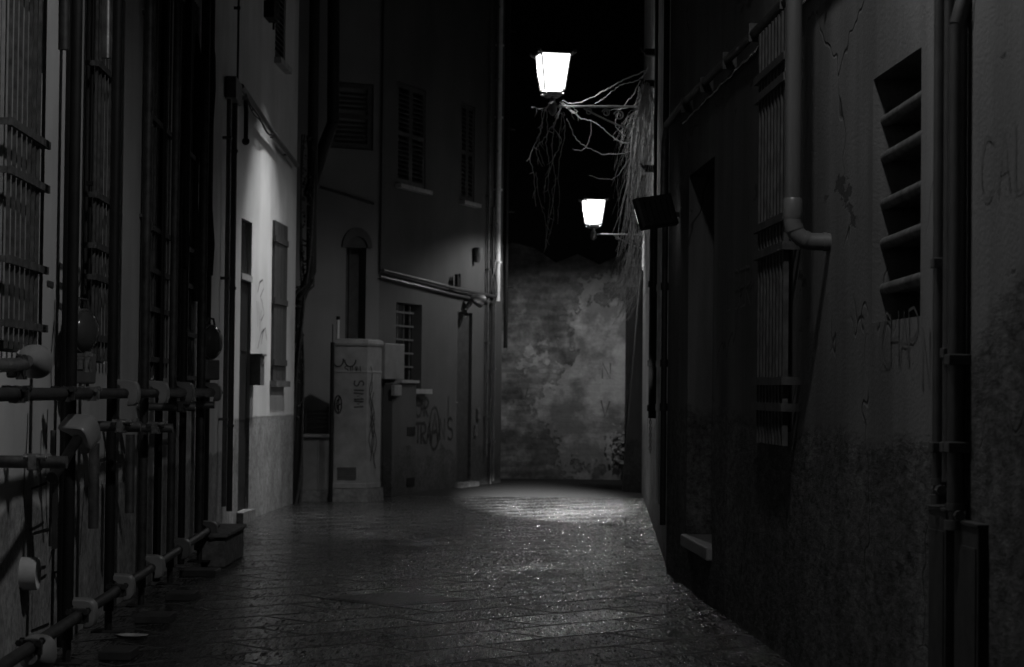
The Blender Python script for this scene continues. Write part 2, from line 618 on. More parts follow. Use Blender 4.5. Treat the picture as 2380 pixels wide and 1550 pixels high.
sheet('ground', -60, 60, -20, 120, -0.012, M['asphalt'])
alley_end = 24.6
sheet('paving', -6, 6, -8, alley_end, 0.0, M['paving'])
sheet('road', -40, 40, alley_end, back_y + 0.5, -0.004, M['asphalt'])


# ------------------------------------------------------------------ wall panels with real openings
def panel(wl, s0, s1, z0, z1, holes, thick=0.6):
    """front skin cut by rectangular holes (sa, sb, za, zb, depth) with their reveals; closed body behind"""
    mb = MB()
    S = sorted({s0, s1, *[h[0] for h in holes], *[h[1] for h in holes]})
    Z = sorted({z0, z1, *[h[2] for h in holes], *[h[3] for h in holes]})
    S = [s for s in S if s0 <= s <= s1]
    Z = [z for z in Z if z0 <= z <= z1]
    for i in range(len(S) - 1):
        for j in range(len(Z) - 1):
            sm, zm = (S[i] + S[i + 1]) / 2, (Z[j] + Z[j + 1]) / 2
            if any(h[0] < sm < h[1] and h[2] < zm < h[3] for h in holes):
                continue
            mb.quad(wl.pt(S[i], Z[j]), wl.pt(S[i + 1], Z[j]), wl.pt(S[i + 1], Z[j + 1]), wl.pt(S[i], Z[j + 1]))
    for a, b, c, d, dep in holes:
        mb.quad(wl.pt(a, c), wl.pt(a, d), wl.pt(a, d, -dep), wl.pt(a, c, -dep))
        mb.quad(wl.pt(b, c), wl.pt(b, c, -dep), wl.pt(b, d, -dep), wl.pt(b, d))
        mb.quad(wl.pt(a, d), wl.pt(b, d), wl.pt(b, d, -dep), wl.pt(a, d, -dep))
        mb.quad(wl.pt(a, c), wl.pt(a, c, -dep), wl.pt(b, c, -dep), wl.pt(b, c))
        mb.quad(wl.pt(a, c, -dep), wl.pt(a, d, -dep), wl.pt(b, d, -dep), wl.pt(b, c, -dep))
    mb.quad(wl.pt(s0, z0, -thick), wl.pt(s0, z1, -thick), wl.pt(s1, z1, -thick), wl.pt(s1, z0, -thick))
    mb.quad(wl.pt(s0, z0), wl.pt(s0, z1), wl.pt(s0, z1, -thick), wl.pt(s0, z0, -thick))
    mb.quad(wl.pt(s1, z0), wl.pt(s1, z0, -thick), wl.pt(s1, z1, -thick), wl.pt(s1, z1))
    mb.quad(wl.pt(s0, z1), wl.pt(s1, z1), wl.pt(s1, z1, -thick), wl.pt(s0, z1, -thick))
    return mb


def wbox(mb, wl, sa, sb, za, zb, o0, o1):
    return mb.box(wl.pt((sa + sb) / 2, (za + zb) / 2, (o0 + o1) / 2), abs(sb - sa), abs(o1 - o0), abs(zb - za), wl.t, wl.n)


def grille(wl, sa, sb, za, zb, off, nbars, rails, bar=0.014, railw=0.035):
    mb = MB()
    for k in range(nbars):
        s = sa + (sb - sa) * (k + 0.5) / nbars
        wbox(mb, wl, s - bar / 2, s + bar / 2, za, zb, off - bar / 2, off + bar / 2)
    for z in rails:
        wbox(mb, wl, sa - 0.01, sb + 0.01, z - railw / 2, z + railw / 2, off + bar / 2 + 0.002, off + bar / 2 + 0.014)
    return mb


# stroke lettering for the writing on the walls: every letter is a list of pen strokes in a 0.6 x 1 box
def arc(cx, cy_, rx, ry, a0, a1, n=12):
    return [(cx + rx * math.cos(R(a0 + (a1 - a0) * i / n)), cy_ + ry * math.sin(R(a0 + (a1 - a0) * i / n))) for i in range(n + 1)]


FONT = {
    'A': [[(0, 0), (.3, 1), (.6, 0)], [(.12, .38), (.48, .38)]],
    'B': [[(0, 0), (0, 1)], [(0, 1)] + arc(.25, .76, .28, .24, 90, -90) + [(0, .52)], [(0, .52)] + arc(.28, .26, .3, .26, 90, -90) + [(0, 0)]],
    'C': [arc(.36, .5, .36, .5, 50, 310)],
    'E': [[(.55, 1), (0, 1), (0, 0), (.55, 0)], [(0, .52), (.45, .52)]],
    'G': [arc(.34, .5, .34, .5, 45, 330) + [(.62, .45), (.36, .45)]],
    'H': [[(0, 0), (0, 1)], [(.55, 0), (.55, 1)], [(0, .5), (.55, .5)]],
    'I': [[(.2, 0), (.2, 1)]],
    'L': [[(0, 1), (0, 0), (.5, 0)]],
    'M': [[(0, 0), (.05, 1), (.32, .35), (.6, 1), (.65, 0)]],
    'N': [[(0, 0), (0, 1), (.5, 0), (.5, 1)]],
    'O': [arc(.3, .5, .3, .5, 90, 450, 18)],
    'P': [[(0, 0), (0, 1)], [(0, 1)] + arc(.28, .74, .3, .26, 90, -90) + [(0, .48)]],
    'R': [[(0, 0), (0, 1)], [(0, 1)] + arc(.25, .75, .28, .25, 90, -90) + [(0, .5), (.55, 0)]],
    'S': [arc(.3, .75, .26, .25, 30, 270) + arc(.3, .25, .28, .25, 90, -150)],
    'T': [[(0, 1), (.6, 1)], [(.3, 1), (.3, 0)]],
    'V': [[(0, 1), (.28, 0), (.56, 1)]],
    'X': [[(0, 0), (.55, 1)], [(0, 1), (.55, 0)]],
    '-': [[(.05, .5), (.5, .5)]],
    '.': [[(.1, 0), (.16, .06)]],
}


def write(text, place, n, wid, adv=0.78, jit=0.03):
    """place(x, y) -> point on the surface for letter units"""
    mb = MB()
    x = 0.0
    for ch in text:
        if ch != ' ':
            for st in FONT[ch]:
                mb.ribbon([place(x + a + rnd.uniform(-jit, jit) * .5, b + rnd.uniform(-jit, jit)) for a, b in st], n, wid)
        x += adv if ch not in 'I.' else adv * 0.62
    return mb


def wall_writing(wl, text, s, z, h, wid, off=0.004, adv=0.78, stretch=1.0, slope=0.0, rev=False):
    sg = -1 if rev else 1
    return write(text, lambda a, b: wl.pt(s + sg * a * h * stretch, z + b * h + slope * a * h, off), wl.n, wid, adv)


# ================================================================== NEAR LEFT HOUSE (grilled windows, behind the scaffold)
LH = thing('near_left_house', 'pale plastered house with tall grilled windows behind the scaffold tubes', 'house', (L1.pt(12, 0, -0.3)))


def lwin(ua, ub, zb, zt, dep=0.16):
    return [L1.hit(ua, 600, .04)[0], L1.hit(ub, 600, .04)[0], zb, zt, dep]


z1b = L1.hit(60, 800)[1]
lw = [lwin(8, 99, z1b - 0.04, 4.2), lwin(212, 266, L1.hit(240, 845)[1], 4.2), lwin(345, 392, 1.25, 4.0), lwin(428, 452, 1.15, 3.9)]
build('wall', panel(L1, 0.0, L1.L, -0.1, 9.5, lw), M['left_plaster'], LH)
for i, h in enumerate(lw):
    a, b, zb, zt, dep = h
    m = MB()
    wbox(m, L1, a + .004, b - .004, zb + .05, zt - .004, -.06, -.03)
    for k in range(1, 9):                                    # shutter boards behind the bars
        s = a + (b - a) * k / 9
        wbox(m, L1, s - .004, s + .004, zb + .05, zt - .01, -.0295, -.024)
    win = build('window', m, M['pale_shutter'] if i == 0 else M['dark_wood'], LH)
    rails = [zb + .11, zb + 0.36, 2.05, 2.24, 2.9] if i == 0 else [zb + .12, zb + .42, 1.9, 2.15, 2.8]
    g = MB()
    nb = 8 if i == 0 else 7
    for k in range(nb):
        s = a + (b - a) * (k + .5) / nb
        wbox(g, L1, s - .011, s + .011, zb + .01, zt, 0.038, 0.05)
    for z in rails:
        wbox(g, L1, a - .015, b + .015, z - .016, z + .016, 0.052, 0.066)
        for s in (a - .008, b + .008):
            wbox(g, L1, s - .007, s + .007, z - .013, z + .013, -0.002, 0.051)
    build('grille', g, M['rust_iron'], win)
s_ = L1.hit(106, 700)[0]
for i, ch in enumerate('-BO'):
    build('graffiti', wall_writing(L1, ch, s_ + .19 * 1.9 * .9 * i, L1.hit(130, 710)[1], 0.19, 0.026, stretch=1.9), M['spray_soft'], LH)
s_ = L1.hit(172, 700)[0]
for i, ch in enumerate('RSI'):
    build('graffiti', wall_writing(L1, ch, s_ + .17 * 1.7 * .8 * i, L1.hit(180, 705)[1], 0.17, 0.022, stretch=1.7), M['spray_soft'], LH)
for (u, v, text, h, st_) in ((112, 850, 'IL', .30, 2.2), (66, 1330, 'EX', .36, 2.0), (72, 1470, 'ER', .42, 1.8), (206, 1180, 'LI', .34, 1.6)):
    s, z = L1.hit(u, v)
    for i, ch in enumerate(text):
        build('graffiti', wall_writing(L1, ch, s + h * st_ * .7 * i, z, h, .012, stretch=st_), M['spray'], LH)
for u0, v0, v1 in ((122, 745, 905), (58, 960, 1150), (98, 1000, 1260), (110, 950, 1240), (176, 1095, 1330), (190, 1100, 1290), (233, 1130, 1270)):
    pts = []
    for k in range(9):
        f = k / 8
        s, z = L1.hit(u0 + 5 * math.sin(3 * f + u0), v0 + (v1 - v0) * f)
        pts.append(L1.pt(s, z, .0035))
    build('paint_drip', MB().ribbon(pts, L1.n, .013), M['spray'], LH)

# round white drain stub in the foot of the wall
s, z = L1.hit(50, 1333)
m = MB()
ring = lambda r_, o: [L1.pt(s + r_ * math.cos(2 * math.pi * k / 24), z + r_ * math.sin(2 * math.pi * k / 24), o) for k in range(24)]
m.loft([ring(.070, -.02), ring(.070, .07), ring(.064, .07), ring(.064, -.02)], False, False)
tag(build('drain_outlet', m, M['pvc_white'], smooth=True, loc=L1.pt(s, z)), 'short white plastic drain stub low in the left wall', 'drain pipe')

# vertical pipes on the near left wall
for (u, rad, mt, z0, z1, lab) in ((322, .020, 'dark_pipe', 0.0, 6.5, 'thin dark vertical pipe on the left wall between the second and third grilled windows'),
                                  (196, .009, 'black_paint', 1.2, 6.5, 'thin black cable down the left wall beside the second grilled window')):
    s, _ = L1.hit(u, 700)
    m = MB().tube([L1.pt(s, z1, rad + .012), L1.pt(s, z0, rad + .012)], rad)
    for zz in (1.0, 2.2, 3.4):
        if zz > z0:
            wbox(m, L1, s - rad - .006, s + rad + .006, zz, zz + .02, 0, 2 * rad + .016)
    tag(build('pipe' if rad > .01 else 'cable', m, M[mt], smooth=True, loc=L1.pt(s, z0)), lab, 'pipe' if rad > .01 else 'cable')

# ================================================================== FAR LEFT HOUSE (bright scallop of light, dark door, shuttered window)
LF = thing('far_left_house', 'white plastered house lit by a wall lamp, dark skirting at its foot', 'house', L2.pt(1.2, 0, -0.3))
da, db = L2.hit(556, 900)[0], L2.hit(581, 900)[0]
dz = L2.hit(566, 508)[1]
if da < 0.05:
    da = 0.05
wa, wb_ = L2.hit(631, 700)[0], L2.hit(661, 700)[0]
wz0, wz1 = L2.hit(650, 885)[1], L2.hit(650, 520)[1]
up0 = L2.hit(655, 150)[1]
holes = [[da, db, 0.10, dz, .05], [wa, wb_, wz0, wz1, .12], [L2.hit(640, 60)[0], L2.hit(664, 60)[0], up0, up0 + 1.7, .12]]
build('wall', panel(L2, 0.0, L2.L, -0.1, 9.2, holes), M['left_far_plaster'], LF)
zt = L2.hit(572, 645)[1]
m = MB()
wbox(m, L2, da + .005, db - .005, .105, zt - .03, -.045, -.03)
for k in range(3):
    wbox(m, L2, da + .09, db - .09, .3 + k * .62, .78 + k * .62, -.0295, -.022)
d_ = build('door', m, M['black_paint'], LF)
m = MB()
wbox(m, L2, da + .002, db - .002, zt - .028, zt + .028, -.04, .012)
build('transom', m, M['stone'], d_)
m = MB()
wbox(m, L2, da + .005, db - .005, zt + .03, dz - .005, -.045, -.03)
build('fanlight', m, M['glass_dark'], d_)
m = MB()
wbox(m, L2, da - .05, db + .05, -.05, .098, -.045, .06)
build('doorstep', m, M['concrete'], LF)


def louvre(wl, sa, sb, za, zb, off, frame=.05, pitch=.055, slat=.05):
    mb = MB()
    for s in (sa + frame / 2, sb - frame / 2):
        wbox(mb, wl, s - frame / 2, s + frame / 2, za, zb, off, off + .035)
    for z in (za + frame / 2, zb - frame / 2, (za + zb) / 2):
        wbox(mb, wl, sa + frame, sb - frame, z - frame / 2, z + frame / 2, off + .001, off + .034)
    z = za + frame + .02
    ax = (wl.n * 0.75 - Vector((0, 0, 0.66))).normalized()
    while z < zb - frame - .02:
        if abs(z - (za + zb) / 2) > frame / 2 + .02:
            mb.box(wl.pt((sa + sb) / 2, z, off + .018), sb - sa - 2 * frame, slat, .008, wl.t, ax, wl.t.cross(ax).normalized())
        z += pitch
    return mb


for k, (a, b, c, d, dep) in enumerate(holes[1:]):
    wf = MB()
    wbox(wf, L2, a + .004, b - .004, c + .004, d - .004, -dep + .01, -dep + .03)
    win = build('window', wf, M['glass_dark'], LF)
    if k == 0:
        sm_ = MB()
        for q_ in range(4):
            sm_.box(L2.pt(a + (b - a) * (q_ + .5) / 4, (c + d) / 2, .012), (b - a) / 4 - .006, .03, d - c, L2.t, L2.n)
        for zz in (c + .18, (c + d) / 2, d - .18):
            wbox(sm_, L2, a - .03, b - .02, zz - .03, zz + .03, .0275, .042)
        build('shutter', sm_, M['dark_wood'], win)
    else:
        build('shutter', louvre(L2, a + .004, b - .004, c + .03, d - .01, -.05), M['shutter_wood'], win)
    m = MB()
    wbox(m, L2, a - .05, b + .02, c - .06, c - .002, -.1, .07)
    build('sill', m, M['stone'] if k else M['dark_plaster'], win)
m = MB()
for k, pts in enumerate(([(598, 680), (603, 655), (610, 650), (612, 670), (604, 690), (608, 700), (613, 730), (606, 745)], [(596, 700), (598, 760), (600, 700), (603, 770), (606, 720)],
                         [(606, 800), (611, 770), (616, 762), (619, 790)], [(598, 810), (606, 775), (612, 765)], [(592, 880), (597, 840), (601, 832)], [(590, 862), (594, 885), (600, 850)])):
    build('graffiti', MB().ribbon([L2.pt(*L2.hit(u, v), .004) for u, v in pts], L2.n, .016), M['spray_soft'], LF)
s, z = L2.hit(584, 860)
m = MB()
wbox(m, L2, s - .10, s + .14, z - .14, z + .13, .002, .10)
wbox(m, L2, s - .11, s + .15, z + .131, z + .15, .002, .12)
wbox(m, L2, s - .06, s + .10, z + .05, z + .075, .101, .106)
tag(build('letter_box', m, M['dark_pipe'], bevel=.004, loc=L2.pt(s, z)), 'small grey letter box on the white wall right of the dark door', 'letter box')

# pipes and cables climbing the strip left of the dark door
for (u, vt, vb, rad, mt, lab) in ((519, 230, 1170, .020, 'dark_pipe', 'dark pipe standing left of the pair beside the dark door'),
                                  (531, 205, 1180, .026, 'zinc', 'grey pipe nearest the dark door, under the cable junction'),
                                  (544, 0, 640, .010, 'black_paint', 'black cable dropping to the junction above the pair of pipes')):
    wl = L1 if u < 555 else L2
    s, zt_ = wl.hit(u, vt)
    _, zb_ = wl.hit(u, vb)
    if vt == 0:
        zt_, zb_ = 7.0, wl.hit(u, 215)[1]
    m = MB().tube([wl.pt(s, zt_, rad + .03), wl.pt(s, max(zb_, .0), rad + .03)], rad)
    zz = max(zb_, 0) + .7
    while zz < zt_:
        wbox(m, wl, s - rad - .008, s + rad + .008, zz, zz + .022, 0, 2 * rad + .035)
        zz += 1.15
    tag(build('cable' if 'cable' in lab else 'pipe', m, M[mt], smooth=True, loc=wl.pt(s, max(zb_, 0))), lab, 'cable' if 'cable' in lab else 'pipe')
# cable junction with bracket
s, z = L1.hit(528, 205)
JB = thing('cable_junction', 'dark iron cable junction with a hooked arm high on the left wall', 'cable junction', L1.pt(s, z))
m = MB()
wbox(m, L1, s - .25, s + .30, z - .11, z + .07, .01, .10)
build('box', m, M['dark_pipe'], JB, bevel=.01)
m = MB()
m.tube([L1.pt(s + .35, z - .02, .05), L1.pt(s + .62, z - .0, .10), L1.pt(s + .70, z - .10, .10), L1.pt(s + .70, z - .34, .10)], .02)
m.ball(L1.pt(s + .70, z - .36, .10), .035)
build('hook', m, M['black_paint'], JB, smooth=True)
# slanting pipe along the far left house
pa, pb = L1.pt(*L1.hit(545, 200), .06), L2.pt(*L2.hit(677, 384), .06)
m = MB()
pts = [pa.lerp(pb, k / 12) + Vector((0, 0, -.015 * math.sin(math.pi * k / 12))) for k in range(13)]
m.tube(pts, .024)
for k in (3, 7, 10):
    q = pts[k]
    m.tube([q, q - L2.n * .06], .010, 6)
tag(build('pipe', m, M['zinc'], smooth=True, loc=pb), 'slanting pipe falling across the lit white wall towards the corner', 'pipe')
m = MB()
for q in (0, 1):
    pts = []
    for k in range(14):
        f = k / 13
        b_ = pa.lerp(pb, .05 + f * .50)
        pts.append(b_ + Vector((0, 0, -.10 * math.sin(math.pi * f) - .03 * math.sin(9 * f + q))) + L2.n * (.01 * q))
    m.tube(pts, .007, 6)
tag(build('cable', m, M['black_paint'], smooth=True, loc=pa), 'thin loose cable sagging under the slanting pipe', 'cable')

# wall lamp that throws the scallop of light
fx = L2.pt(L2.hit(619, 40)[0], 5.35, 1.2)
WL = thing('wall_lamp', 'dark downward wall lamp high on the white house, by the top edge', 'wall lamp', L2.pt(L2.hit(619, 40)[0], 4.8, 0))
m = MB()
q0 = L2.pt(L2.hit(619, 40)[0], 4.80, .05)
m.box(q0, .34, .10, .16, L2.t, L2.n)
m.box(q0 + Vector((0, 0, .14)), .2, .08, .12, L2.t, L2.n)
m.tube([q0 + L2.t * .14 + Vector((0, 0, .2)), q0 + L2.t * .14 + Vector((0, 0, -.15))], .012, 8)
build('ballast_box', m, M['black_paint'], WL, bevel=.008)
m = MB()
q0 = L2.pt(L2.hit(619, 40)[0], 5.0, 0)
m.tube([q0, q0 + L2.n * .25 + Vector((0, 0, .06)), fx + Vector((0, 0, .14))], .016)
build('arm', m, M['iron'], WL, smooth=True)
m = MB()
rg = lambda r_, h: [fx + Vector((r_ * math.cos(2 * math.pi * k / 16), r_ * math.sin(2 * math.pi * k / 16), h)) for k in range(16)]
m.loft([rg(.02, .16), rg(.06, .14), rg(.075, .02), rg(.105, -.10), rg(.098, -.10), rg(.06, .0), rg(.01, .02)])
build('shade', m, M['grey_steel'], WL, smooth=True)
sp = bpy.data.lights.new('wall_lamp_light', 'AREA')
sp.shape, sp.size, sp.spread = 'DISK', .30, R(62)
sp.energy = 44
spo = bpy.data.objects.new('wall_lamp_light', sp)
spo.location = fx - WL.location + Vector((0, 0, -.02))
aim = Vector((0, 0, -1)) - L2.n * .11
spo.rotation_euler = aim.to_track_quat('-Z', 'Y').to_euler()
spo.parent = WL
COL.objects.link(spo)

# old corner downpipe with ivy stems at the end of the far left house
CP = thing('corner_downpipe', 'dark crusted downpipe in the corner between the white house and the arched wall', 'downpipe', (L2.pt(L2.L, 0, .0)))
m = MB()
q = P(686, 1100, L2.pt(L2.L, 0).y + .12)
q.z = 0
pts = [q + Vector((0, 0, z)) for z in (0, 1.0, 1.9)] + [q + Vector((.03, .02, 2.15)), q + Vector((.14, .02, 2.45)), q + Vector((.14, .02, 7))]
m.tube(pts, .055, 12)
build('pipe', m, M['black_paint'], CP, smooth=True)
m = MB()
for k in range(5):
    pts = []
    ph = rnd.uniform(0, 6)
    for j in range(40):
        z = j * .10
        pts.append(q + Vector((.075 * math.cos(ph + z * 1.3 + .3 * math.sin(3 * z)) + (.10 if z > 2.3 else 0), .075 * math.sin(ph + z * 1.3) - .02, z)))
    m.tube(pts, [.016 - .0002 * j for j in range(40)], 6)
for k in range(420):
    z = rnd.uniform(.9, 3.9)
    a = rnd.uniform(0, 6.28)
    c_ = q + Vector((.062 * math.cos(a) + (.10 if z > 2.3 else 0), .062 * math.sin(a), z))
    sz = rnd.uniform(.015, .032)
    d1 = Vector((rnd.uniform(-1, 1), rnd.uniform(-1, 1), rnd.uniform(-1, 1))).normalized()
    d2 = d1.orthogonal().normalized()
    m.quad(c_ - d1 * sz, c_ + d2 * sz * .6, c_ + d1 * sz, c_ - d2 * sz * .6)
build('ivy', m, M['ivy'], CP)
# leaning dark gutter pipe above
m = MB().tube([P(774, 285, 23.3), P(752, 340, 23.3), P(738, 390, 23.3), P(722, 440, 23.3), P(718, 458, 23.3)], .065, 12)
m.tube([P(774, 285, 23.3), P(776, -60, 23.35)], .065, 12)
tag(build('gutter_pipe', m, M['black_paint'], smooth=True, loc=P(718, 458, 23.3)), 'thick black gutter pipe leaning out above the corner', 'gutter pipe')

# ================================================================== CENTRE HOUSE, left part with the arched niche
CH = thing('arched_house', 'grey house front with a tall arched niche behind the utility cabinet', 'house', C1.pt(.6, 0, -.3))
aa, ab = C1.hit(803, 700)[0], C1.hit(850, 700)[0]
az0, az1 = C1.hit(828, 830)[1], C1.hit(828, 575)[1]
va, vb_ = C1.hit(707, 990)[0], C1.hit(762, 990)[0]
vz0, vz1 = C1.hit(735, 1015)[1], C1.hit(735, 945)[1]
up_a, up_b = C1.hit(770, 250)[0], C1.hit(868, 250)[0]
build('wall', panel(C1, -.6, C1.L, -.1, 9.6, [[aa, ab, az0, az1, .22], [up_a, up_b, C1.hit(800, 345)[1], C1.hit(800, 190)[1], .1]]), M['centre_plaster'], CH)
m = MB()                                                     # the arch head: a raised band and a dark recess
cs, rr_ = (aa + ab) / 2, (ab - aa) / 2
prev = None
for k in range(17):
    t_ = math.pi * k / 16
    cur = (C1.pt(cs + (rr_ + .06) * math.cos(t_), az1 + (rr_ + .10) * math.sin(t_), .035), C1.pt(cs + rr_ * math.cos(t_), az1 + rr_ * math.sin(t_), .035),
           C1.pt(cs + rr_ * math.cos(t_), az1 + rr_ * math.sin(t_), .0), C1.pt(cs + (rr_ + .06) * math.cos(t_), az1 + (rr_ + .10) * math.sin(t_), .0))
    if prev:
        for j in range(4):
            jj = (j + 1) % 4
            m.quad(prev[j], prev[jj], cur[jj], cur[j])
    prev = cur
build('arch_band', m, M['dark_plaster'], CH)
m = MB()
m.quad(*([C1.pt(cs + rr_ * math.cos(math.pi * k / 16), az1 + rr_ * math.sin(math.pi * k / 16), .004) for k in range(17)]))
wbox(m, C1, aa + .01, ab - .01, az0 + .005, az1 - .005, -.215, -.18)
wbox(m, C1, cs - .015, cs + .015, az0 + .005, az1 - .005, -.179, -.16)
build('door', m, M['dark_wood'], CH)
m = louvre(C1, up_a + .01, up_b - .01, C1.hit(800, 345)[1] + .01, C1.hit(800, 190)[1] - .01, -.06)
build('shutter', m, M['shutter_wood'], CH)
m = MB()
for k in range(7):
    z = vz0 + (vz1 - vz0) * (k + .5) / 7
    ax = (C1.n * .8 - Vector((0, 0, .6))).normalized()
    m.box(C1.pt((va + vb_) / 2, z, .02), vb_ - va - .03, .05, .008, C1.t, ax, C1.t.cross(ax).normalized())
for s in (va, vb_):
    wbox(m, C1, s - .012, s + .012, vz0, vz1, .002, .05)
build('vent', m, M['cabinet_low'], CH)
m = MB()
pts = [C1.pt(*C1.hit(742, 435), .03), C1.pt(*C1.hit(800, 452), .03), C1.pt(*C1.hit(866, 474), .03)]
m.tube(pts, .014)
m.tube([C1.pt(C1.L - .01, 9, .04), C1.pt(C1.L - .01, C1.hit(875, 632)[1], .04)], .012)
tag(build('cable', m, M['black_paint'], smooth=True, loc=pts[-1]), 'black cable crossing above the arched niche and up the house joint', 'cable')

# ================================================================== CENTRE HOUSE, corner part with barred window and door
CC = thing('corner_house', 'plain plastered corner house with louvred shutters, a barred window and a narrow door', 'house', C2.pt(2, 0, -.3))
bw_ = [C2.hit(920, 800)[0], C2.hit(980, 800)[0], C2.hit(950, 903)[1], C2.hit(950, 705)[1], .16]
dr_ = [C2.hit(1062, 900)[0], C2.hit(1096, 900)[0], .06, C2.hit(1080, 726)[1], .10]
s1_ = [C2.hit(924, 300)[0], C2.hit(989, 300)[0], C2.hit(960, 436)[1], C2.hit(960, 200)[1], .1]
s2_ = [C2.hit(1072, 350)[0], C2.hit(1103, 350)[0], C2.hit(1088, 470)[1], C2.hit(1088, 243)[1], .1]
pm = panel(C2, 0, C2.L, -.1, 9.6, [bw_, dr_, s1_, s2_], .6)
e = C2.pt(C2.L, 0)
e2 = e + Vector((-14, 1.2, 0))                                # the flank along the back lane
pm.quad(e + Vector((0, 0, -.1)), e2 + Vector((0, 0, -.1)), e2 + Vector((0, 0, 9.6)), e + Vector((0, 0, 9.6)))
pm.quad(e + Vector((0, 0, 9.6)), e2 + Vector((0, 0, 9.6)), C2.pt(0, 9.6, -.6))
build('wall', pm, M['corner_plaster'], CC)
for h in (s1_, s2_):
    a, b, c, d, dep = h
    m = MB()
    wbox(m, C2, a + .005, b - .005, c + .005, d - .005, -dep + .01, -dep + .03)
    win = build('window', m, M['glass_dark'], CC)
    half = (a + b) / 2
    build('shutter', louvre(C2, a + .005, half - .004, c + .02, d - .01, -.045), M['shutter_wood'], win)
    build('shutter', louvre(C2, half + .004, b - .005, c + .02, d - .01, -.045), M['shutter_wood'], win)
    m = MB()
    wbox(m, C2, a - .06, b + .06, c - .05, c - .003, -.05, .08)
    build('sill', m, M['stone'], win)
a, b, c, d, dep = bw_
m = MB()
wbox(m, C2, a + .005, b - .005, c + .005, d - .005, -dep + .01, -dep + .03)
win = build('window', m, M['glass_dark'], CC)
g = MB()
for k in range(6):
    z = c + (d - c) * (k + .6) / 6.3
    wbox(g, C2, a + .002, a + (b - a) * .72, z - .011, z + .011, -.035, -.015)
for k in range(3):
    s = a + (b - a) * (.18 + .24 * k)
    wbox(g, C2, s - .008, s + .008, c + .01, d - .01, -.058, -.04)
build('bars', g, M['rust_iron'], win)
m = MB()
wbox(m, C2, a - .04, b + .14, c - .06, c - .003, -.1, .09)
build('sill', m, M['stone'], win)
a, b, c, d, dep = dr_
m = MB()
wbox(m, C2, a + .006, b - .006, c + .005, d - .006, -dep + .01, -dep + .06)
dd = build('door', m, M['shutter_wood'], CC)
m = MB()
m.ball(C2.pt(a + .06, 1.05, -.03), .022)
build('handle', m, M['grey_steel'], dd)
m = MB()
wbox(m, C2, a - .05, b + .05, -.05, .055, -.09, .10)
build('doorstep', m, M['concrete'], CC)
m = MB()


def c2w(text, u, v, h, wid, adv=.75, st=1.0):
    s, z = C2.hit(u, v)
    build('graffiti', wall_writing(C2, text, s, z, h, wid, adv=adv, stretch=st), M['spray'], CC)


c2w('OSCAR', 944, 968, .22, .034, .66, 1.0)
c2w('ASTRA', 938, 1034, .25, .038, .66, 1.1)
c2w('A', 1001, 1028, .34, .045, .75, 1.2)
c2w('NS', 1022, 1022, .26, .03, .8, 1.2)
c2w('I', 1036, 990, .36, .018)
c2w('A', 893, 1012, .20, .035)
c2w('EX', 890, 960, .14, .024, .6)
s, z = C2.hit(1009, 995)
m.ribbon([C2.pt(s + .16 * math.cos(k * .42), z + .26 * math.sin(k * .42), .004) for k in range(16)], C2.n, .032)
build('graffiti', m, M['spray'], CC)

# ledge of pipe and cable crossing the corner house
pts = [C2.pt(*C2.hit(878, 628), .06), C2.pt(*C2.hit(960, 648), .06), C2.pt(*C2.hit(1050, 671), .06), C2.pt(*C2.hit(1142, 690), .06)]
m = MB().tube(pts, .022, 10)
m.tube([p + Vector((0, 0, -.075)) - C2.n * .03 for p in pts], .018, 8)
for k in range(6):
    q = pts[0].lerp(pts[-1], (k + .5) / 6)
    m.tube([q, q - C2.n * .062], .009, 6)
tag(build('pipe', m, M['zinc'], smooth=True, loc=pts[1]), 'long pipe and cable crossing the corner house above its door', 'pipe')
s, z = C2.hit(1053, 655)
m = MB()
for k, (dx, hh) in enumerate(((-.06, .10), (-.02, .06), (.03, .11))):
    wbox(m, C2, s + dx - .016, s + dx + .016, z - .06, z - .06 + hh + .05, .05, .09)
tag(build('pipe_clips', m, M['black_paint'], loc=C2.pt(s, z)), 'small black clips standing on the long pipe above the door', 'clips')
# small spotlight over the door
s, z = C2.hit(1082, 695)
SL = thing('door_lamp', 'small unlit reflector lamp above the narrow door of the corner house', 'lamp', C2.pt(s, z))
m = MB()
m.tube([C2.pt(s - .05, z - .13, .01), C2.pt(s - .02, z - .02, .10), C2.pt(s, z + .04, .12)], [.03, .03, .02], 10)
build('arm', m, M['dark_pipe'], SL, smooth=True)
m = MB()
c_ = C2.pt(s, z, .14)
axd = (C2.n * .55 + C2.t * .75 + Vector((0, 0, -.25))).normalized()
m.tube([c_ - axd * .08, c_ - axd * .03, c_ + axd * .05, c_ + axd * .09], [.02, .06, .085, .09], 14)
build('reflector', m, M['grey_steel'], SL, smooth=True)
# little wall fittings
s, z = C2.hit(1101, 592)
m = MB()
m.tube([C2.pt(s, z + .09, .06), C2.pt(s, z - .02, .06), C2.pt(s, z - .10, .05)], [.055, .05, .035], 12)
tag(build('wall_cup', m, M['plastic_dim'], smooth=True, loc=C2.pt(s, z)), 'small pale cup-shaped fitting on the corner house wall', 'wall fitting')
for (u, v) in ((1103, 1000), (1109, 960)):
    s, z = C2.hit(u, v)
    m = MB()
    wbox(m, C2, s - .04, s + .04, z - .07, z + .07, .002, .03)
    wbox(m, C2, s - .02, s + .02, z - .02, z + .04, .0305, .036)
    tag(build('door_bell', m, M['dark_pipe'], bevel=.003, loc=C2.pt(s, z)), 'small bell plate right of the narrow door, ' + ('the lower one' if v == 1000 else 'the upper one'), 'door bell')

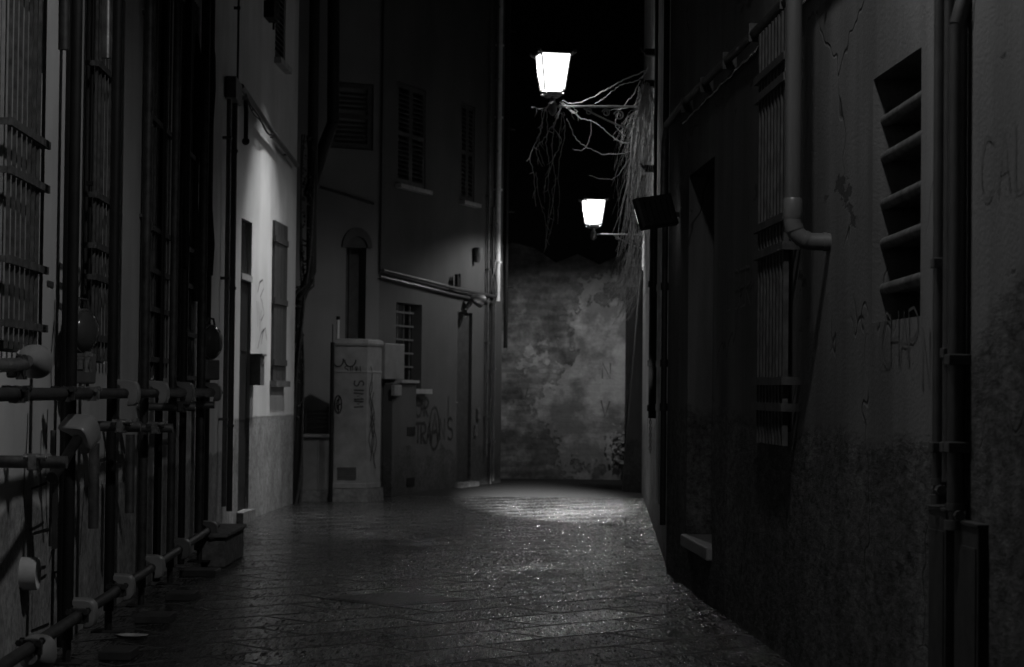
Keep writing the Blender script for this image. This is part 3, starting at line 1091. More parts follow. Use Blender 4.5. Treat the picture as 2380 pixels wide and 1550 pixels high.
# bundle of pipes on the corner
pcs = ((1124, 0, 1060, .018, 'dark_pipe', 'thin dark pipe, first from the door in the corner bundle'),
       (1133, 480, 1130, .020, 'zinc', 'grey pipe, second from the door in the corner bundle'),
       (1140, 0, 1118, .016, 'dark_pipe', 'slender dark pipe in the middle of the corner bundle'),
       (1148, 0, 700, .032, 'pale_pipe', 'bright pale pipe on the house corner, catching the lamp light'))
for (u, vt, vb, rad, mt, lab) in pcs:
    s, zb_ = C2.hit(u, vb)
    _, zt_ = C2.hit(u, vt)
    zt_ = 8.5 if vt == 0 else zt_
    m = MB()
    ks = [(zt_, 0), (zt_ * .6 + zb_ * .4, .006), (zt_ * .3 + zb_ * .7, -.008), (max(zb_, .0), 0)]
    m.tube([C2.pt(s + o, z, rad + .02) for z, o in ks], rad, 10)
    zz = max(zb_, 0) + .5
    while zz < zt_:
        wbox(m, C2, s - rad - .01, s + rad + .01, zz, zz + .025, 0, 2 * rad + .024)
        zz += .95
    tag(build('pipe', m, M[mt], smooth=True, loc=C2.pt(s, max(zb_, 0))), lab, 'pipe', 'pipes on the house corner')
q = C2.pt(C2.L + .03, 0, .04)
m = MB().tube([q + Vector((0, 0, 9)), q + Vector((0, 0, EYE + (910 - 808) / 5000 * 28.3))], .028, 10)
for zz in (2.6, 3.6, 4.7, 6):
    m.tube([q + Vector((-.05, -.02, zz)), q + Vector((.10, .02, zz - .02))], .012, 6)
tag(build('downpipe', m, M['black_paint'], smooth=True, loc=q + Vector((0, 0, 1.8))), 'black downpipe on the very corner, ending above the ground', 'downpipe')
m = MB()
q = C2.pt(*C2.hit(1137, 640), .05)
for k in range(3):
    pts = [q + C2.t * (.05 * math.sin(.9 * j + k) + .03 * k) + Vector((0, 0, .32 - .08 * j)) + C2.n * (.012 * k) for j in range(10)]
    m.tube(pts, .008, 6)
tag(build('cable', m, M['dark_pipe'], smooth=True, loc=q), 'loose tangle of cables among the corner pipes', 'cable')

# ================================================================== NEAR RIGHT HOUSE
RH = thing('near_right_house', 'streaked plaster house on the right with peeling rough render at its foot', 'house', R1.pt(10, 0, -.3))
dw = [R1.hit(1657, 900)[0], R1.hit(1598, 900)[0], R1.hit(1625, 1275)[1], R1.hit(1657, 366)[1], .38]
gw = [R1.hit(1842, 700)[0], R1.hit(1785, 700)[0], R1.hit(1800, 1000)[1], R1.hit(1800, 140)[1], .14]
bo = [R1.hit(2140, 500)[0], R1.hit(2028, 500)[0], R1.hit(2140, 734)[1], R1.hit(2140, 110)[1], .40]
for h in (dw, gw, bo):
    h[0], h[1] = min(h[0], h[1]), max(h[0], h[1])
build('wall', panel(R1, 0, R1.L, -.1, 9.0, [dw, gw, bo], .7), M['right_plaster'], RH)
m = MB()
wbox(m, R1, dw[0] + .006, dw[1] - .006, dw[2] + .05, dw[3] - .005, -.36, -.30)
for k in range(5):
    s = dw[0] + (dw[1] - dw[0]) * (k + .5) / 5
    wbox(m, R1, s - .006, s + .006, dw[2] + .05, dw[3] - .01, -.299, -.285)
build('door', m, M['dark_wood'], RH)
m = MB()
wbox(m, R1, dw[0] - .02, dw[1] + .02, dw[2] - .03, dw[2] + .045, -.37, .035)
build('doorstep', m, M['cabinet_low'], RH, bevel=.01)
# basket grille
a, b, c, d, dep = gw
m = MB()
wbox(m, R1, a + .005, b - .005, c + .005, d - .005, -dep + .01, -dep + .03)
for k in range(1, 8):
    s = a + (b - a) * k / 8
    wbox(m, R1, s - .012, s + .012, c + .01, d - .01, -dep + .031, -dep + .04)
win = build('window', m, M['board_wood'], RH)
g = MB()
of = .06
nb = 9
ga_, gb_ = R1.hit(1829, 700, of)[0], R1.hit(1762, 700, of)[0]
ga_, gb_ = min(ga_, gb_), max(ga_, gb_)
zr = [R1.hit(1829, v, of)[1] for v in (133, 181, 504, 571)] + [R1.hit(1829, v, of)[1] for v in (885, 947)]
zlo = R1.hit(1815, 1035, of)[1]
for k in range(nb):
    s = ga_ + (gb_ - ga_) * (k + .5) / nb
    wbox(g, R1, s - .016, s + .016, zlo, zr[0] + .22, of - .012, of + .012)
for z in zr:
    wbox(g, R1, ga_ - .02, gb_ + .02, z - .018, z + .018, of + .0125, of + .026)
    for s in (ga_ - .008, gb_ + .008):
        wbox(g, R1, s - .012, s + .012, z - .018, z + .018, -.002, of + .012)
build('grille', g, M['bar_iron'], win)
# deep barred opening near the right edge
a, b, c, d, dep = bo
m = MB()
wbox(m, R1, a + .004, b - .004, c + .004, d - .004, -dep + .004, -dep + .02)
win = build('window', m, M['black_paint'], RH)
for v in (277, 362, 470, 562, 668):
    z = R1.hit(2063, v, -.05)[1]
    q = [R1.pt(a - .02, z + .008, -.05), R1.pt(b + .01, z - .004, -.05)]
    sb = MB().tube(q, .023, 14)
    sb.box(R1.pt((a + b) / 2, z - .004, -.21), b - a - .004, .32, .026, R1.t, R1.n)
    build('slat', sb, M['rust_iron'], win, smooth=True)

def r1w(text, u, v, h, wid, adv=.75, st=1.0, slope=0.0):
    s, z = R1.hit(u, v)
    return wall_writing(R1, text, s, z, h, wid, adv=adv, stretch=st, rev=True, slope=slope)


for text, u, v, h, wid, adv, st in (('CAL', 2282, 470, .19, .007, .85, 1.15), ('CHAP', 2052, 852, .19, .010, .62, 1.2), ('LIBERI', 1690, 722, .20, .012, .62, 1.5), ('I', 1668, 755, .36, .02, .7, 1), ('NA', 2146, 905, .2, .012, .7, 1)):
    build('graffiti', r1w(text, u, v, h, wid, adv, st), M['spray_soft'], RH)

# grey plastic drain pipe with socket and elbow
DP = thing('drain_pipe', 'grey plastic drain pipe bending through an elbow into the right wall', 'drain pipe', R1.px(1945, 556))
se, ze = R1.hit(1946, 556)
off = .155
pc = R1.pt(se + .04, ze, off)                                  # vertical run stands off the wall
top = R1.hit(1840, 467, off)
wv = R1.hit(1842, 480, off)[0]
m = MB().tube([R1.pt(wv, 7.5, off), R1.pt(wv, top[1] - .05, off)], .034, 18)
build('pipe', m, M['pvc'], DP, smooth=True)
m = MB().tube([R1.pt(wv, top[1] + .01, off), R1.pt(wv, top[1], off), R1.pt(wv, top[1] - .062, off), R1.pt(wv, top[1] - .075, off)], [.036, .040, .040, .037], 18)
build('socket', m, M['plastic_dim'], DP, smooth=True)
zel = ze
pts = [R1.pt(wv, top[1] - .070, off)]
for k in range(9):
    t_ = math.pi / 2 * k / 8
    pts.append(R1.pt(wv, zel + .085 - .085 * math.sin(t_), off - .085 + .085 * math.cos(t_)))
pts.append(R1.pt(wv, zel, -.03))
m = MB().tube(pts, .036, 18)
for k in (2, 6, 9):
    a_, b_ = pts[k], pts[k + 1]
    mid = a_.lerp(b_, .4)
    m.tube([mid, mid + (b_ - a_).normalized() * .016], .039, 18)
build('elbow', m, M['plastic_dim'], DP, smooth=True)
# long gas pipe and cable climbing along the wall
of = .05
ga, gb = R1.hit(1592, 237, of), R1.hit(1800, 30, of)
zg = (ga[1] + gb[1]) / 2
m = MB().tube([R1.pt(R1.L - .25, ga[1] - .02, of), R1.pt(ga[0], ga[1], of), R1.pt(gb[0], gb[1], of), R1.pt(4, gb[1] + (gb[1] - ga[1]) * .9, of)], .022, 10)
m.tube([R1.pt(R1.L - .25, ga[1] - .02, of), R1.pt(R1.L - .12, ga[1] - .12, of), R1.pt(R1.L - .06, ga[1] - .6, of)], .02, 10)
for k in range(7):
    s = ga[0] - .9 * k
    wbox(m, R1, s - .012, s + .012, zg - .05, zg + .04, 0, of + .024)
tag(build('gas_pipe', m, M['dark_steel'], smooth=True, loc=R1.pt(ga[0], ga[1])), 'glossy dark gas pipe running high along the right wall', 'gas pipe')
m = MB()
pts = []
for k in range(90):
    s = ga[0] + .3 - k * .09
    pts.append(R1.pt(s, zg - .075 - .004 * math.sin(k * .9), .02 + .004 * math.sin(k * 2.1)))
m.tube(pts, .009, 6)
tag(build('cable', m, M['lens'], smooth=True, loc=pts[0]), 'twisted dark cable under the gas pipe on the right wall', 'cable')

# three vertical pipes at the right edge, their clips, valves and foot guards
for (u, rad, vb, off, lab, clips, kn) in ((2189, .020, 1112, .03, 'slim painted pipe on the right wall, nearest the barred opening', (610,), 0),
                                          (2212, .019, 1120, .028, 'middle pipe of the three on the right wall', (820,), 0),
                                          (2231, .028, 1170, .036, 'thickest pipe of the three on the right wall, nearest the edge', (835,), 1)):
    s, zb_ = R1.hit(u - 8, vb, off)
    s = R1.hit(u - 6, 600, off)[0]
    T = thing('wall_pipe', lab, 'pipe', R1.pt(s, zb_), 'pipes on the right wall')
    ztop = 7.0 if u != 2231 else R1.hit(u, 55, off)[1]
    m = MB().tube([R1.pt(s, ztop, off), R1.pt(s, zb_, off)], rad, 14)
    if u == 2231:
        m.tube([R1.pt(s, ztop, off), R1.pt(s, ztop + .08, off - .02), R1.pt(s, ztop + .12, -.03)], rad, 14)
    build('pipe', m, M['zinc'], T, smooth=True)
    for v in clips + (1040,):
        z = R1.hit(u, v, off)[1]
        m = MB()
        wbox(m, R1, s - rad - .006, s + rad + .004, z - .016, z + .016, -.002, off + rad + .004)
        build('clip', m, M['zinc'], T, bevel=.003)
    if u != 2212:
        m = MB()
        for k, (hh, rr2) in enumerate(((0, rad * 1.25), (-.02, rad * 1.25), (-.021, rad * .9), (-.05, rad * .9), (-.051, rad * 1.3), (-.075, rad * 1.3))):
            pass
        q = R1.pt(s, zb_, off)
        m.tube([q, q + Vector((0, 0, -.02)), q + Vector((0, 0, -.021)), q + Vector((0, 0, -.05)), q + Vector((0, 0, -.051)), q + Vector((0, 0, -.08))],
               [rad * 1.25, rad * 1.25, rad * .9, rad * .9, rad * 1.3, rad * 1.3], 12)
        m.tube([q + R1.t * -.05 + Vector((0, 0, -.035)), q + R1.t * .03 + Vector((0, 0, -.035))], .016, 8)
        build('valve', m, M['pvc'], T, smooth=True)
for (ua, ub, vt, lab) in ((2166, 2206, 1182, 'dark metal pipe guard at the foot of the right wall, left one of two'),
                          (2226, 2282, 1215, 'dark metal pipe guard at the foot of the right wall, right one of two')):
    sb_, zt_ = R1.hit(ua, vt, .02)
    sa_, _ = R1.hit(ub, vt, .02)
    m = MB()
    wbox(m, R1, sa_, sb_, -.02, zt_, .0, .03)
    wbox(m, R1, sa_ - .004, sb_ + .004, zt_ + .0005, zt_ + .012, -.001, .034)
    wbox(m, R1, sa_ + .02, sb_ - .02, .15, zt_ - .06, .0305, .034)
    o = build('pipe_guard', m, M['dark_wood'], bevel=.005, loc=R1.pt((sa_ + sb_) / 2, 0))
    tag(o, lab, 'pipe guard', 'pipe guards on the right wall')

# ================================================================== FAR RIGHT HOUSE
RF = thing('far_right_house', 'mottled plaster wall carrying both street lanterns and the hanging creeper', 'house', R2.pt(6, 0, -.3))
pm = panel(R2, 0, R2.L, -.1, 9.0, [], .6)
e = R2.pt(R2.L, 0)
e2 = e + Vector((14, .8, 0))
pm.quad(e + Vector((0, 0, -.1)), e + Vector((0, 0, 9)), e2 + Vector((0, 0, 9)), e2 + Vector((0, 0, -.1)))
build('wall', pm, M['right_far_plaster'], RF)
# battered buttress at its end
m = MB()
bs = R2.L - .55
zt_ = 2.7
m.loft([[R2.pt(bs - .5, -.1, -.05), R2.pt(bs + .55, -.1, -.05), R2.pt(bs + .55, -.1, .24), R2.pt(bs - .5, -.1, .24)],
        [R2.pt(bs - .5, zt_, -.05), R2.pt(bs + .55, zt_, -.05), R2.pt(bs + .55, zt_, .03), R2.pt(bs - .5, zt_, .03)]])
build('buttress', m, M['dark_plaster'], RF)
# open door leaf
s, _ = R2.hit(1487, 1100)
m = MB()
z_t = R2.hit(1487, 680)[1]
m.box(R2.pt(s, z_t / 2 + .03, .10), .05, .20, z_t - .06, R2.t, R2.n)
m.box(R2.pt(s - .03, z_t * .7, .10), .012, .12, z_t * .3, R2.t, R2.n)
m.box(R2.pt(s - .03, z_t * .3, .10), .012, .12, z_t * .3, R2.t, R2.n)
build('shutter', m, M['black_paint'], RF, bevel=.004)
# pipes
for (u, vt, vb, rad, mt, lab) in ((1516, 534, 972, .034, 'black_paint', 'black downpipe on the far right wall ending at head height'),
                                  (1528, 520, 1170, .016, 'pale_pipe', 'pale thin pipe right of the black downpipe'),
                                  (1540, 240, 1220, .020, 'black_paint', 'black cable run nearest the joint of the right houses')):
    s, zb_ = R2.hit(u, vb, rad + .02)
    zt_ = R2.hit(u, vt, rad + .02)[1]
    m = MB().tube([R2.pt(s, 8 if u == 1540 else zt_, rad + .02), R2.pt(s, max(0, zb_), rad + .02)], rad, 12)
    for v in (705, 860, 950):
        z = R2.hit(u, v)[1]
        if z > zb_:
            m.tube([R2.pt(s, z, rad + .02), R2.pt(s, z + .05, rad + .02)], rad * 1.35, 10)
    tag(build('cable' if 'cable' in lab else 'pipe', m, M[mt], smooth=True, loc=R2.pt(s, max(0, zb_))), lab, 'cable' if 'cable' in lab else 'pipe')
m = MB()
s, z0_ = R2.hit(1526, 860)
for k in range(26):
    z = z0_ - k * .028
    t2 = R2.t if k % 2 else R2.n
    m.tube([R2.pt(s, z + .012, .05) + t2 * .008, R2.pt(s, z - .012, .05) + t2 * .008, R2.pt(s, z - .012, .05) - t2 * .008, R2.pt(s, z + .012, .05) - t2 * .008, R2.pt(s, z + .012, .05) + t2 * .008], .004, 5)
tag(build('chain', m, M['dark_steel'], loc=R2.pt(s, z0_)), 'dark chain hanging beside the black downpipe', 'chain')
for v in (122, 195, 392):
    s, z = R2.hit(1523, v)
    m = MB()
    wbox(m, R2, s - .05, s + .05, z - .03, z + .03, 0, .10)
    m.tube([R2.pt(s, z, .10), R2.pt(s, z + .05, .14)], .012, 6)
    tag(build('wall_hook', m, M['black_paint'], loc=R2.pt(s, z)), 'black iron cable hook on the far right wall, ' + {122: 'topmost above the creeper', 195: 'just above the upper lantern bracket', 392: 'below the upper lantern bracket'}[v], 'hook', 'cable hooks on the far right wall')
m = MB()
for k in range(4):
    q0 = R2.pt(*R2.hit(1530 + 5 * k, 330), .03 + .012 * k)
    m.tube([q0 + Vector((0, 0, 4)), q0, q0 + Vector((.0, .0, -1.2))], .011, 6)
tag(build('cable', m, M['black_paint'], loc=q0), 'bundle of black cables climbing beside the upper lantern', 'cable')

# dark box lamp jutting from the joint of the two right houses
FLc = P(1524, 492, 13.75)
FL = thing('floodlight', 'dark box floodlight jutting from the right wall, seen from behind', 'floodlight', R1.px(1575, 492))
fdir = Vector((-.34, .90, -.26)).normalized()
fx_ = Vector((-.19, 0, 1)).cross(fdir).normalized()
fz_ = fdir.cross(fx_)
hw_, hh_ = .132, .104
m = MB()
ring = lambda o, k: [FLc + fdir * o + fx_ * (sx * hw_ * k) + fz_ * (sz * hh_ * k) for sx, sz in ((-1, -1), (1, -1), (1, 1), (-1, 1))]
m.loft([ring(-.03, .85), ring(-.02, .98), ring(.022, 1.0), ring(.022, .92), ring(.012, .92)], True, True)
for k in range(5):
    m.box(FLc - fdir * .034 + fx_ * (hw_ * (-.6 + .3 * k)), .02, .008, hh_ * 1.3, fdir, fx_, fz_)
build('housing', m, M['black_paint'], FL)
m = MB()
m.box(FLc + fdir * .026, .034, hw_ * 1.84, hh_ * .9, fdir, fx_, fz_)
build('glass', m, M['flood_glow'], FL)
fs = bpy.data.lights.new('floodlight_beam', 'SPOT')
fs.energy, fs.spot_size, fs.spot_blend, fs.shadow_soft_size = 110000, R(13), 1.0, .05
fso = bpy.data.objects.new('floodlight_beam', fs)
COL.objects.link(fso)
fso.parent = FL
fso.location = FLc + fdir * .16 - FL.location
fso.rotation_euler = (G(1300, 1178) - FLc).to_track_quat('-Z', 'Y').to_euler()
m = MB()
wp = R1.px(1578, 500)
m.tube([wp - R1.n * .02, FLc + (wp - FLc) * .3], .018, 8)
build('bracket', m, M['iron'], FL)

# ================================================================== BACK WALL
m = MB()
nx_, nz_ = 60, 16
hb = EYE + (910 - 588) / 5000 * back_y
tops = [hb + .10 * math.sin(.9 * i) + .07 * math.sin(2.3 * i + 1) + rnd.uniform(-.04, .04) for i in range(nx_ + 1)]
xs = [-9 + 18 * i / nx_ for i in range(nx_ + 1)]
for i in range(nx_):
    m.quad((xs[i], back_y, -.1), (xs[i + 1], back_y, -.1), (xs[i + 1], back_y, tops[i + 1]), (xs[i], back_y, tops[i]))
    m.quad((xs[i], back_y + .5, -.1), (xs[i], back_y + .5, tops[i]), (xs[i + 1], back_y + .5, tops[i + 1]), (xs[i + 1], back_y + .5, -.1))
    m.quad((xs[i], back_y, tops[i]), (xs[i + 1], back_y, tops[i + 1]), (xs[i + 1], back_y + .5, tops[i + 1]), (xs[i], back_y + .5, tops[i]))
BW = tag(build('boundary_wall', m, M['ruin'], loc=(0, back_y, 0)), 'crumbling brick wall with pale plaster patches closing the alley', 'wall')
BK = Wall((-9, back_y), (9, back_y), True)
if BK.n.y > 0:
    BK.n = -BK.n
m = MB()
for text, u, v, h, wid in (('A', 1175, 938, .20, .022), ('V', 1208, 935, .20, .022), ('V', 1396, 968, .22, .020), ('N', 1400, 880, .22, .02)):
    s, z = BK.hit(u, v)
    build('graffiti', wall_writing(BK, text, s, z, h, wid), M['spray_soft'], BW)
# dark weeds at the foot of the back wall
m = MB()
c0_ = G(1448, 1060, .0)
for k in range(160):
    c_ = Vector((P(1446, 1045, back_y - .1).x + rnd.gauss(0, .09), back_y - .12 + rnd.uniform(-.06, .06), EYE - 125 / 5000 * back_y + rnd.gauss(0, .12)))
    sz = rnd.uniform(.02, .05)
    d1 = Vector((rnd.uniform(-1, 1), rnd.uniform(-1, 1), rnd.uniform(-.6, 1))).normalized()
    d2 = d1.orthogonal().normalized()
    m.quad(c_ - d1 * sz, c_ + d2 * sz * .6, c_ + d1 * sz, c_ - d2 * sz * .6)
base = Vector((P(1446, 1045, back_y - .1).x, back_y - .05, .0))
for k in range(6):
    m.tube([base + Vector((rnd.uniform(-.05, .05), -.03, 0)), base + Vector((rnd.uniform(-.1, .1), -.07, .3)), base + Vector((rnd.uniform(-.15, .15), -.08, .55))], .006, 5)
tag(build('weed', m, M['twig_dark'], loc=base), 'dark leafy weed against the plaster of the back wall', 'plant')

# ================================================================== STREET LANTERNS
s1, z1 = R2.hit(1519, 248)
LP = thing('street_lantern', 'nearer and higher lit street lantern, dry creeper tangled round its foot', 'street lamp', R2.pt(s1, z1), 'lit street lanterns on the right wall')
arm = (P(1284, 247, R2.pt(s1, z1).y) - R2.pt(s1, z1))
AL = abs(arm.dot(R2.n))
n_ = R2.n
mount = R2.pt(s1, z1)
hp = mount + n_ * AL


def bp(a, z):                                                  # point in the plane of the bracket
    return mount + n_ * a + Vector((0, 0, z))


m = MB().tube([bp(-.02, 0), bp(AL - .02, 0)], .011, 10)
m.ball(bp(.05, .0), .02)
build('arm', m, M['grey_steel'], LP, smooth=True)


def spiral(ca, cz, r0_, r1_, a0, turns, n=40):
    return [bp(ca + (r0_ + (r1_ - r0_) * k / n) * math.cos(a0 + turns * 2 * math.pi * k / n), cz + (r0_ + (r1_ - r0_) * k / n) * math.sin(a0 + turns * 2 * math.pi * k / n)) for k in range(n + 1)]


m = MB()
m.tube(spiral(.16, -.115, .085, .018, 1.57, 1.9), .008, 6)
m.tube(spiral(.335, -.085, .05, .012, 0.2, 1.6), .007, 6)
m.tube(spiral(.46, -.06, .04, .010, 0.2, 1.6), .006, 6)
m.tube(spiral(.07, -.345, .045, .012, 2.0, 1.6), .007, 6)
m.tube(spiral(.63, -.05, .035, .010, 0.5, 1.5), .006, 6)
m.tube([bp(.02, -.36), bp(.08, -.29), bp(.18, -.235), bp(.32, -.19), bp(.46, -.13), bp(.58, -.07), bp(.68, -.015)], .009, 8)
m.tube([bp(.015, .03), bp(.015, -.42)], .012, 6)
build('scrollwork', m, M['dark_pipe'], LP, smooth=True)
ROTL = Matrix.Rotation(R(12), 3, 'Z')


def lq(hw2, z, hd=None):
    hd = hd or hw2
    return [hp + ROTL @ Vector((x * hw2, y * hd, 0)) + Vector((0, 0, z)) for x, y in ((-1, -1), (1, -1), (1, 1), (-1, 1))]


pxm = R2.pt(s1, z1).y / 5000.0
gz0, gz1 = 38.5 * pxm, 120 * pxm
tw, bw2 = 33.5 * pxm, 23 * pxm
m = MB().loft([lq(bw2, gz0), lq(tw, gz1)])
build('glass', m, M['lantern_glow'], LP)
m = MB()
lo, hi = lq(bw2 + .006, gz0 - .004), lq(tw + .006, gz1 + .004)
for k in range(4):
    m.tube([lo[k], hi[k]], .008, 6)
    m.tube([lo[k], lo[(k + 1) % 4]], .0055, 6)
    m.tube([hi[k], hi[(k + 1) % 4]], .007, 6)
build('frame', m, M['iron'], LP)
m = MB()
m.loft([lq(tw + .022, gz1 + .008), lq(tw + .022, gz1 + .02), lq(tw * .55, gz1 + .10), lq(tw * .5, gz1 + .14), lq(.03, gz1 + .17), lq(.008, gz1 + .22)])
build('cap', m, M['cap_black'], LP)
for k in range(4):
    m = MB()
    q = hi[k] + (hi[k] - hp - Vector((0, 0, gz1))).normalized() * .03
    dirv = (hi[k] - hp - Vector((0, 0, gz1))).normalized()
    sd = dirv.cross(Vector((0, 0, 1)))
    m.loft([[q - dirv * .03 + sd * w_ * .4 + Vector((0, 0, h_)) for w_, h_ in ((-.02, -.03), (.02, -.03), (.02, 0), (-.02, 0))],
            [q + dirv * .012 + sd * w_ + Vector((0, 0, h_)) for w_, h_ in ((-.02, -.005), (.02, -.005), (.016, .035), (-.016, .035))],
            [q + dirv * .03 + sd * w_ * .8 + Vector((0, 0, h_)) for w_, h_ in ((-.018, .0), (.018, .0), (.014, .03), (-.014, .03))]])
    build('corner_ornament', m, M['dark_steel'], LP, bevel=.003)
m = MB().loft([lq(.055, .085), lq(.075, .10), lq(.078, .135)])
for q in lq(.085, .115):
    m.ball(q, .013, 8, 6)
build('tray', m, M['grey_steel'], LP)
m = MB()
rg = lambda r_, h: [hp + Vector((r_ * math.cos(2 * math.pi * k / 12), r_ * math.sin(2 * math.pi * k / 12), h)) for k in range(12)]
m.loft([rg(.040, .03), rg(.026, .045), rg(.026, .085)])
build('neck', m, M['grey_steel'], LP, smooth=True)
m = MB().loft([rg(.012, -.09), rg(.03, -.07), rg(.043, -.05), rg(.043, .028)])
build('holder', m, M['iron'], LP, smooth=True)
ll = bpy.data.lights.new('lantern_lamp', 'SPOT')
ll.energy, ll.spot_size, ll.spot_blend, ll.shadow_soft_size = LANTERN_LAMP, R(150), .40, .05
llo = bpy.data.objects.new('lantern_lamp', ll)
COL.objects.link(llo)
llo.parent = LP
llo.location = hp + Vector((0, 0, gz1 - .05)) - LP.location
# second lantern further down the same wall
P2 = copy_tree(LP)
w2 = R2.hit(1367 + 99, 540)
y2 = 27.7
s2 = (y2 - R2.a.y) / R2.t.y
z2 = P(1367, 541, y2).z
P2.location = R2.pt(min(s2, R2.L - .02), z2 - .045) + R2.n * -.22
P2.scale = (.86, .86, .86)
for ch in P2.children:
    if ch.type == 'LIGHT':
        ch.data = ch.data.copy()
        ch.data.energy = 250.0
        ch.data.spot_size = R(154)
        ch.data.spot_blend = .30
P2['label'] = 'farther and lower lit street lantern, half behind the hanging creeper'

# ================================================================== CREEPERS
CR = thing('creeper', 'leafless creeper hanging down the far right wall like a curtain of threads', 'creeper', R2.pt(5.5, 4.0, .1))


def wob(pts, amp, n=5):
    """smooth path through control points with small wiggles"""
    out = []
    for k in range(len(pts) - 1):
        p0, p1 = pts[max(k - 1, 0)], pts[k]
        p2, p3 = pts[k + 1], pts[min(k + 2, len(pts) - 1)]
        for j in range(n):
            t_ = j / n
            q = .5 * ((2 * p1) + (p2 - p0) * t_ + (2 * p0 - 5 * p1 + 4 * p2 - p3) * t_ ** 2 + (3 * p1 - p0 - 3 * p2 + p3) * t_ ** 3)
            out.append(q + Vector((rnd.gauss(0, amp), rnd.gauss(0, amp), rnd.gauss(0, amp))))
    out.append(pts[-1])
    return out


m = MB()
for k in range(170):
    d_ = rnd.uniform(18.6, 23.5)
    f = rnd.random()
    u0, v0 = 1501 + rnd.uniform(-6, 10) - 8 * (1 - f), 190 + 70 * (1 - f) * rnd.random()
    um = 1462 + 58 * f + rnd.gauss(0, 4)
    ub = 1440 + 66 * f + rnd.gauss(0, 7)
    vb = rnd.choice((rnd.uniform(430, 640), rnd.uniform(560, 745), rnd.uniform(280, 500)))
    uu = [(u0, v0), (um + 10, v0 + 60 + rnd.uniform(0, 30)), (um, (v0 * .5 + vb * .5)), (ub + rnd.gauss(0, 6), vb - 60), (ub - rnd.uniform(0, 26), vb)]
    vv = sorted(q[1] for q in uu)
    pts = [P(uu[i][0], vv[i], d_) for i in range(5)]
    n_pts = wob(pts, .005, 5)
    r_ = rnd.uniform(.0018, .0036)
    m.tube(n_pts, [r_ * (1 - .6 * i / len(n_pts)) for i in range(len(n_pts))], 5)
o = build('hanging_stems', m, M['twig'], CR)
o['kind'] = 'stuff'
m = MB()
for k in range(45):                                           # lower fringe seen against the back wall
    d_ = rnd.uniform(21, 25)
    u0 = rnd.uniform(1455, 1492)
    v0 = rnd.uniform(520, 640)
    ln = rnd.uniform(60, 160)
    pts = [P(u0, v0, d_), P(u0 - rnd.uniform(0, 14), v0 + ln * .5, d_), P(u0 - rnd.uniform(10, 50), min(v0 + ln, 760), d_)]
    m.tube(wob(pts, .006, 5), [.004 - .0002 * i for i in range(11)], 4)
o = build('fringe', m, M['twig_dark'], CR)
o['kind'] = 'stuff'
D1 = mount.y
branches = [
    ([(1500, 235), (1478, 285), (1446, 318), (1440, 318)], .006) if False else ([(1533, 265), (1508, 290), (1487, 318), (1462, 331), (1440, 329), (1413, 310), (1394, 293), (1372, 280), (1353, 276), (1322, 255), (1304, 240)], .008),
    ([(1510, 190), (1478, 217), (1440, 230), (1413, 262), (1380, 276), (1352, 286)], .006) if False else ([(1500, 195), (1470, 215), (1440, 226), (1418, 250), (1395, 262), (1360, 288), (1322, 283), (1300, 272)], .0065) if False else ([(1505, 190), (1480, 214), (1452, 222), (1430, 238), (1404, 258), (1382, 264), (1355, 279), (1330, 283)], .0065) if False else ([(1507, 178), (1482, 205), (1447, 218), (1425, 231), (1403, 246), (1372, 262), (1345, 268), (1312, 239)], .007) if False else
    ([(1506, 160), (1486, 172), (1462, 180), (1440, 190), (1421, 202), (1399, 213), (1376, 227), (1352, 236), (1330, 240), (1306, 234)], .0075),
    ([(1508, 155), (1492, 180), (1470, 190), (1440, 199), (1421, 214), (1405, 228), (1384, 241)], .006),
    ([(1504, 165), (1484, 196), (1470, 222), (1450, 245), (1437, 262), (1430, 288), (1440, 305), (1460, 322)], .006),
    ([(1516, 300), (1490, 345), (1440, 356), (1400, 358), (1372, 346), (1345, 330), (1328, 300), (1318, 276)], .006),
    ([(1499, 330), (1470, 352), (1448, 390), (1430, 412), (1405, 416), (1370, 408)], .004),
    ([(1372, 280), (1374, 312), (1362, 340), (1350, 350), (1330, 345)], .0045),
    ([(1500, 220), (1470, 246), (1440, 254), (1408, 257)], .004),
]
for pts, r_ in branches:
    q = []
    for i, (u, v) in enumerate(pts):
        f = i / (len(pts) - 1)
        q.append(P(u, v, D1 + .05 + .10 * math.sin(2.2 * f)))
    path = wob(q, .004, 5)
    build('branch', MB().tube(path, [r_ * .60 * (1 - .35 * i / len(path)) for i in range(len(path))], 6), M['twig'], CR, smooth=True)
TC = thing('dangling_creeper', 'tuft of dry creeper stems dangling below the nearer lantern', 'creeper', hp + Vector((0, 0, -.1)))
